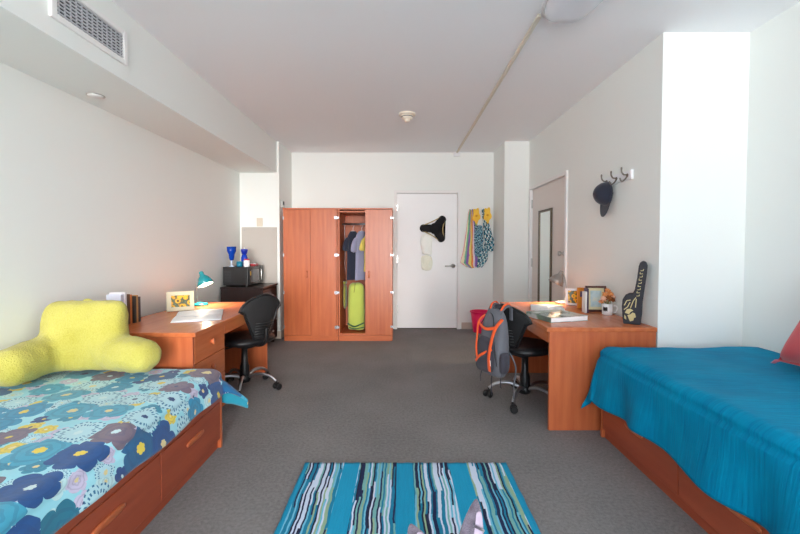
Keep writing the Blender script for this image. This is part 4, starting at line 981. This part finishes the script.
# ------------------------------------------------------------------ beds
def fold(e, r):
    """excess past the edge -> (outward, down) along a quarter round of radius r"""
    if e <= 0: return 0.0, 0.0
    L = r * PI / 2
    if e < L: a = e / r; return r * math.sin(a), r * (1 - math.cos(a))
    return r, r + (e - L)
def comforter(name, label, side, xw, xe, y0, y1, top, drop, fdrop, m, m2, parent_none, flare, cornerout, seed, wr=.01, wave=.02, edge_z=None, thick=.014, ymax=9):
    """side -1: wall at -x; +1: wall at +x. xw = wall edge, xe = room-side edge"""
    r = .07; W = abs(xe - xw) - r; Lh = (y1 - y0) - r
    sN, tN = 90, 130; smax = W + r * PI / 2 + drop - r; tmax = Lh + r * PI / 2 + fdrop - r
    sg = 1 if xe > xw else -1
    bm = NB(); uv = bm.loops.layers.uv.new('UVMap'); g = []
    for i in range(sN + 1):
        s = smax * i / sN; row = []
        for j in range(tN + 1):
            t_ = tmax * j / tN
            a, b = max(0, s - W), max(0, t_ - Lh); m_ = math.hypot(a, b)
            bx_, by_ = min(s, W), min(t_, Lh)
            z = top; ox = oy = 0
            if m_ > 1e-9:
                o_, d_ = fold(m_, r)
                lim = max(drop, fdrop)
                both = min(a, b) / m_ * 1.41
                q = max(0, m_ - r * PI / 2) / max(.01, drop)
                fl = flare * q + cornerout * both * q
                ox, oy = (o_ + fl) * a / m_, (o_ + fl * .35) * b / m_
                if both > 0: d_ *= 1 - .08 * both
                z -= d_
                hang = min(1, m_ / .15)
                ph = t_ * 14 + seed + 2.2 * noise.noise(Vector((t_ * 2.0, seed, 0)))
                ox += wave * hang * q * math.sin(ph) * (a / m_)
                z += .012 * q * math.sin(ph * .5 + 1)
            else: q = 0
            P = Vector((xw + sg * (bx_ + ox), y0 + by_ + oy, z))
            n = noise.noise(Vector((s * 3.2 + seed, t_ * 3.2, seed)))
            n2 = noise.noise(Vector((s * 9 + seed, t_ * 7, 1 + seed)))
            P.z += (n * 1.2 + n2 * .5) * wr * (1 if m_ < .05 else .3)
            if m_ > .05: P.x += sg * (n * .8 + n2 * .5) * wr
            # quilting seams
            for qs in (W + .09,):
                dq = abs(s - qs)
                if dq < .02: P.x -= sg * .014 * (1 - dq / .02); P.z -= .003
            P.y = min(P.y, ymax) if (sg < 0 or P.x < -1.2) else P.y
            row.append(bm.verts.new(P))
        g.append(row)
    for i in range(sN):
        for j in range(tN):
            f = bm.faces.new((g[i][j], g[i + 1][j], g[i + 1][j + 1], g[i][j + 1]))
            for lp, (a, b) in zip(f.loops, ((i, j), (i + 1, j), (i + 1, j + 1), (i, j + 1))): lp[uv].uv = (smax * a / sN, tmax * b / tN)
    bmesh.ops.recalc_face_normals(bm, faces=bm.faces)
    o = obj(name, bm, m, None, smooth=True, m2=m2)
    me = o.data
    up = sum(p.normal.z * p.area for p in me.polygons)
    if up < 0: me.flip_normals()
    md = o.modifiers.new('Solid', 'SOLIDIFY'); md.thickness = thick; md.offset = -1; md.material_offset = 1
    return tag(o, label, 'comforter')
def bed(x0, x1, y0, y1, h, mh, face, label, seams, handles):
    t = thing('bed_frame', label, 'bed', ((x0 + x1) / 2, (y0 + y1) / 2, 0)); w = t.location[:]
    fx = x1 if face > 0 else x0; s = face
    def bxx(a, c, *r): return bx(min(a, c), max(a, c), *r)
    obj('case', bxx(x0 + .02, x1 - .02, y0 + .02, y1 - .022, .06, h - .02), M['wood_in'], t, w)
    obj('foot_panel', bx(x0, x1, y1 - .022, y1, 0, h), M['wood_v'], t, w, bevel=.002)
    obj('head_panel', bx(x0, x1, y0, y0 + .022, 0, h + .25), M['wood_v'], t, w, bevel=.002)
    obj('plinth', bxx(fx - s * .02, fx - s * .045, y0 + .022, y1 - .022, 0, .07), M['wood_bed'], t, w)
    obj('side_rail', bxx(fx, fx - s * .022, y0 + .022, y1 - .022, h - .05, h), M['wood_bed'], t, w, bevel=.002)
    ys = [y1 - .024] + seams + [y0 + .024]
    for a, b in zip(ys, ys[1:]):
        dr = obj('drawer', bxx(fx, fx - s * .02, b + .003, a - .003, .06, h - .055), M['wood_bed'], t, w, bevel=.003)
        c = (a + b) / 2
        obj('handle', loft(NB(), [(0, 0, 0, .014, .085), (0, 0, .006, .016, .09), (0, 0, .009, .011, .08)], 24, 3, True, aim((fx, c, h - .13), (s, 0, 0)) @ rz(0)), M['wood_x'], dr, w, smooth=True)
    return t
HB = .34
bed(-2.12, -1.106, .42, 2.458, HB, .14, 1, 'cherry drawer bed under the flowered comforter', [1.82, 1.15], None)
bed(1.315, 2.28, .42, 2.59, HB, .22, -1, 'cherry drawer bed under the teal comforter', [1.86, 1.15], None)
def mattress(x0, x1, y0, y1, z0, z1, label):
    t = thing('mattress', label, 'mattress', ((x0 + x1) / 2, (y0 + y1) / 2, z0)); w = t.location[:]
    obj('core', bx(x0, x1, y0, y1, z0, z1), M['sheet'], t, w, bevel=.03, seg=4)
    obj('piping', tube(NB(), [(x0, y0, z1 - .03), (x1, y0, z1 - .03), (x1, y1, z1 - .03), (x0, y1, z1 - .03), (x0, y0, z1 - .03)], .005, 6), M['white'], t, w)
mattress(-2.12, -1.15, .46, 2.415, HB, .455, 'pale mattress hidden under the flowered comforter')
mattress(1.36, 2.27, .46, 2.53, HB, .565, 'pale mattress hidden under the teal comforter')
comforter('flowered_comforter', 'blue flowered comforter spread over the bed by the soffit wall', -1, -2.135, -1.085, .46, 2.478,   .495, .15, .22, M['flowered'], M['teal_back'], None, .03, .16, 1.3, .009, .012, ymax=2.488)
comforter('teal_comforter', 'plain teal satin comforter spread over the bed beside the bare wall', 1, 2.285, 1.275, .46, 2.60, .60, .345, .30, M['teal_satin'], M['teal_back'], None, .025, .10, 4.2, .010, .030, ymax=2.648)

# yellow backrest cushion
t = thing('backrest_cushion', 'fuzzy yellow backrest cushion with two arms on the flowered comforter', 'cushion', (-1.855, 2.30, .50), math.radians(4))
def blob(parts, vox=.016):
    bm = NB()
    for kind, a in parts:
        if kind == 'e':
            c_, r_, rot_ = a
            bmesh.ops.create_uvsphere(bm, u_segments=24, v_segments=16, radius=1, matrix=T(*c_) @ (rot_ or Matrix()) @ Matrix.Diagonal((*r_, 1)))
        elif kind == 't': tube(bm, a[0], a[1], 20)
        elif kind == 'l': loft(bm, a[0], 32, a[1])
    return bm
bm = blob([('l', ([(0, .04, .02, .20, .05), (0, .04, .05, .225, .09), (0, .04, .2, .232, .095), (0, .055, .33, .232, .08), (0, .065, .40, .222, .055), (0, .07, .425, .185, .022)], 3.4)),
           ('t', ([(.12, .03, .12), (.22, .0, .125), (.33, -.035, .12), (.42, -.07, .115), (.455, -.085, .115)], [.09, .105, .105, .09, .05])),
           ('t', ([(-.12, .04, .12), (-.17, -.03, .125), (-.18, -.14, .12), (-.18, -.27, .115), (-.18, -.31, .115)], [.09, .11, .11, .10, .05]))])
o = obj('cushion_body', bm, M['plush'], t, smooth=True)
md = o.modifiers.new('Re', 'REMESH'); md.mode = 'VOXEL'; md.voxel_size = .014; md.use_smooth_shade = True
md = o.modifiers.new('Sm', 'SMOOTH'); md.factor = .8; md.iterations = 14
tx = bpy.data.textures.new('fuzz', 'CLOUDS'); tx.noise_scale = .06
md = o.modifiers.new('Dp', 'DISPLACE'); md.texture = tx; md.strength = .014; md.mid_level = .5
obj('top_loop', tube(NB(), smooth_path([(-.03, .07, .415), (0, .07, .428), (.03, .07, .415)], 5), .008, 8, .5), M['plush'], t, smooth=True)

# red pillow on teal bed
t = thing('throw_pillow', 'red pillow with pink corner tassels leaning on the wall over the teal comforter', 'pillow', (2.12, 1.90, .612))
bm = NB(); n = 22; ga, gb = [], []
Mp = Matrix.Rotation(math.radians(-64), 4, 'Y') 
H2 = .25
for side in (1, -1):
    g = []
    for i in range(n + 1):
        u_ = -1 + 2 * i / n; row = []
        for j in range(n + 1):
            v_ = -1 + 2 * j / n
            pin = 1 - .10 * (1 - abs(u_) ** 2) * abs(v_) ** 3; pin2 = 1 - .10 * (1 - abs(v_) ** 2) * abs(u_) ** 3
            zz = .075 * (max(0, (1 - u_ ** 4) * (1 - v_ ** 4))) ** .5
            row.append(bm.verts.new((u_ * H2 * pin2, v_ * H2 * pin, side * zz)))
        g.append(row)
    for i in range(n):
        for j in range(n): bm.faces.new((g[i][j], g[i + 1][j], g[i + 1][j + 1], g[i][j + 1]))
bmesh.ops.remove_doubles(bm, verts=bm.verts, dist=.0005)
crinkle(bm, .006, 9)
PM = T(0, 0, H2 * .93) @ Matrix.Rotation(math.radians(-14), 4, 'Z') @ Mp
bmesh.ops.transform(bm, matrix=PM, verts=bm.verts)
obj('pillow_body', bm, M['red_pillow'], t, smooth=True)
edge = [PM @ Vector((x, y, 0)) for x, y in ((-H2, -H2), (H2, -H2), (H2, H2), (-H2, H2), (-H2, -H2))]
ep = []
for a, b in zip(edge, edge[1:]):
    cen_ = sum(edge[:4], Vector()) / 4
    for i in range(8):
        q = i / 8; p_ = a.lerp(b, q); ep.append(p_.lerp(cen_, .10 * (1 - (2 * q - 1) ** 2)))
ep.append(edge[-1])
obj('piping', tube(NB(), ep, .007, 8), M['red_pillow'], t, smooth=True)
for e in edge[:4]:
    d_ = (e - sum(edge[:4], Vector()) / 4).normalized()
    obj('tassel', tube(NB(), [e, e + d_ * .02 + Vector((0, 0, .006)), e + d_ * .05 + Vector((0, 0, .004 if e.z < .2 else 0))], [.006, .009, .006], 10), M['pink_piping'], t, smooth=True)

# ------------------------------------------------------------------ rug
bm = NB(); uv = bm.loops.layers.uv.new('UVMap'); NX, NY = 60, 90; RX0, RX1, RY0, RY1 = -.54, .605, .45, 2.243
g = [[bm.verts.new((RX0 + (RX1 - RX0) * i / NX + (.004 * noise.noise(Vector((j * .25, i * .02, 0))) if i in (0, NX) else 0), RY0 + (RY1 - RY0) * j / NY + (.003 * math.sin(i * 1.7) if j == NY else 0), .012 + .0012 * noise.noise(Vector((i * .5, j * .3, 0))))) for j in range(NY + 1)] for i in range(NX + 1)]
for i in range(NX):
    for j in range(NY):
        f = bm.faces.new((g[i][j], g[i + 1][j], g[i + 1][j + 1], g[i][j + 1]))
        for lp, (a, b) in zip(f.loops, ((i, j), (i + 1, j), (i + 1, j + 1), (i, j + 1))): lp[uv].uv = (a / NX, b / NY * 1.57)
o = obj('striped_rug', bm, M['rug'], smooth=True)
if sum(p.normal.z for p in o.data.polygons) < 0: o.data.flip_normals()
md = o.modifiers.new('Solid', 'SOLIDIFY'); md.thickness = .0105; md.offset = -1
tag(o, 'teal rag rug with bands of navy and white stripes on the carpet', 'rug')

# ------------------------------------------------------------------ plush cat sitting on the rug, only its ears reach into view
t = thing('plush_cat', 'grey plush cat on the rug, only its two pointed ears showing', 'plush toy', (.14, 1.16, .013), math.radians(8))
k = NT('grey_fur'); v = k.coord(); f = k.noise(v, 30, 4); f2 = k.noise(v, 240, 2)
k.l(k.ramp(f, [(.3, rgb(70, 62, 74)), (.7, rgb(112, 104, 120))]), k.b.inputs['Base Color']); k.b.inputs['Roughness'].default_value = .95; k.b.inputs['Sheen Weight'].default_value = .5; k.bump(f2, .7, .006); FUR = k.m
bm = blob([('l', ([(0, 0, .0, .10, .10), (0, 0, .02, .13, .13), (0, 0, .08, .135, .135), (0, .0, .15, .11, .11), (0, -.0, .20, .085, .085), (0, 0, .23, .07, .07)], 2)),
           ('e', ((0, .01, .255), (.115, .098, .088), None)),
           ('t', ([(-.07, .09, .12), (-.075, .13, .05), (-.075, .16, .035)], [.035, .034, .036])), ('t', ([(.07, .09, .12), (.075, .13, .05), (.075, .16, .035)], [.035, .034, .036])),
           ('e', ((0, .095, .255), (.04, .03, .028), None))])
o = obj('body', bm, FUR, t, smooth=True)
md = o.modifiers.new('Re', 'REMESH'); md.mode = 'VOXEL'; md.voxel_size = .011; md.use_smooth_shade = True
md = o.modifiers.new('Sm', 'SMOOTH'); md.factor = .7; md.iterations = 6
inner = mat('ear_lining', rgb(170, 156, 176), .8, var=.2, nscale=30)
for (bx_, tipx, tipz, yaw) in ((.068, .092, .470, .35), (-.068, -.108, .412, -.35)):
    hgt = tipz - .31; bm = NB()
    rows = [(bx_ + (tipx - bx_) * q ** 1.2, .0 + .01 * q, .31 + hgt * q, .042 * (1 - q ** 1.7) ** .8 + .003, (.016 * (1 - q) + .004)) for q in [i / 9 for i in range(10)]]
    loft(bm, rows, 20, 2.2); e = obj('ear', bm, FUR, t, smooth=True, sub=1)
    b2 = loft(NB(), [(r_[0] + .016 * min(1, r_[3] / .03), r_[1] - r_[4] * .75, r_[2] + .002, r_[3] * .42, .005) for r_ in rows[:8]], 14, 2)
    obj('ear_lining', b2, inner, e, smooth=True, sub=1)
    r_ = rows[5]; obj('ear_stripe', tube(NB(), [(r_[0] - .002, r_[1] - .022, r_[2] + .006), (r_[0] + .012, r_[1] - .024, r_[2] - .002), (r_[0] + .028, r_[1] - .018, r_[2] - .014)], .0035, 8), FUR, e, smooth=True)
obj('tail', tube(NB(), smooth_path([(.05, -.11, .04), (.12, -.16, .03), (.18, -.12, .025), (.2, -.04, .025)], 6), .022, 12), FUR, t, smooth=True)
for s in (-1, 1): obj('eye', lathe(NB(), [(0, .006), (.008, .004), (.01, 0)], 14, aim((s * .042, .098, .295), (s * .2, 1, .1))), M['black_gloss'], t, smooth=True)
obj('nose', lathe(NB(), [(0, .004), (.006, .003), (.008, 0)], 12, aim((0, .124, .265), (0, 1, 0))), M['pink_piping'], t, smooth=True)

# ------------------------------------------------------------------ light
wd = bpy.data.worlds.new('sky'); S.world = wd; wd.use_nodes = True
nt = wd.node_tree; bgn = nt.nodes['Background']
tcw = nt.nodes.new('ShaderNodeTexCoord'); spw = nt.nodes.new('ShaderNodeSeparateXYZ'); rpw = nt.nodes.new('ShaderNodeValToRGB')
mpw = nt.nodes.new('ShaderNodeMath'); mpw.operation = 'MULTIPLY_ADD'; mpw.inputs[1].default_value = .5; mpw.inputs[2].default_value = .5
nt.links.new(tcw.outputs['Generated'], spw.inputs[0]); nt.links.new(spw.outputs[2], mpw.inputs[0]); nt.links.new(mpw.outputs[0], rpw.inputs[0]); nt.links.new(rpw.outputs[0], bgn.inputs[0])
rpw.color_ramp.elements[0].position = .47; rpw.color_ramp.elements[0].color = (.96, .975, 1.0, 1)      # bright lower half, added to light the ceiling from below
rpw.color_ramp.elements[1].position = .53; rpw.color_ramp.elements[1].color = (.36, .42, .48, 1)       # open sky
bgn.inputs[1].default_value = 8.5
al = bpy.data.lights.new('window_portal', 'AREA'); al.shape = 'RECTANGLE'; al.size = WX1 - WX0; al.size_y = WZ1 - WZ0
al.cycles.is_portal = True
ao = bpy.data.objects.new('window_portal', al); C.objects.link(ao); ao.location = ((WX0 + WX1) / 2, YN - .11, (WZ0 + WZ1) / 2); ao.rotation_euler = (PI / 2, 0, 0)

sl = bpy.data.lights.new('fill_sun', 'SUN'); sl.energy = 2.3; sl.angle = math.radians(19); sl.color = (1, .96, .9)  # wide soft sun added as fill to brighten the far end
so = bpy.data.objects.new('fill_sun', sl); C.objects.link(so); so.location = (2, -6, 4)
so.rotation_mode = 'QUATERNION'; so.rotation_quaternion = Vector((0, 0, -1)).rotation_difference(Vector((-.19, 1, -.09)).normalized())

# ------------------------------------------------------------------ camera
cam = bpy.data.cameras.new('camera'); co_ = bpy.data.objects.new('camera', cam); C.objects.link(co_)
cam.sensor_width = 36; cam.lens = 18.0; cam.shift_y = -.01; cam.clip_start = .02
co_.location = (0, 0, 1.24); co_.rotation_euler = (math.radians(90 - 1.718), 0, 0)
S.camera = co_
S.view_settings.view_transform = 'Standard'; S.view_settings.look = 'None'; S.view_settings.gamma = 1; S.view_settings.exposure = 0.5
S.cycles.max_bounces = 10; S.cycles.diffuse_bounces = 9; S.cycles.use_denoising = True
S.cycles.sample_clamp_indirect = 6
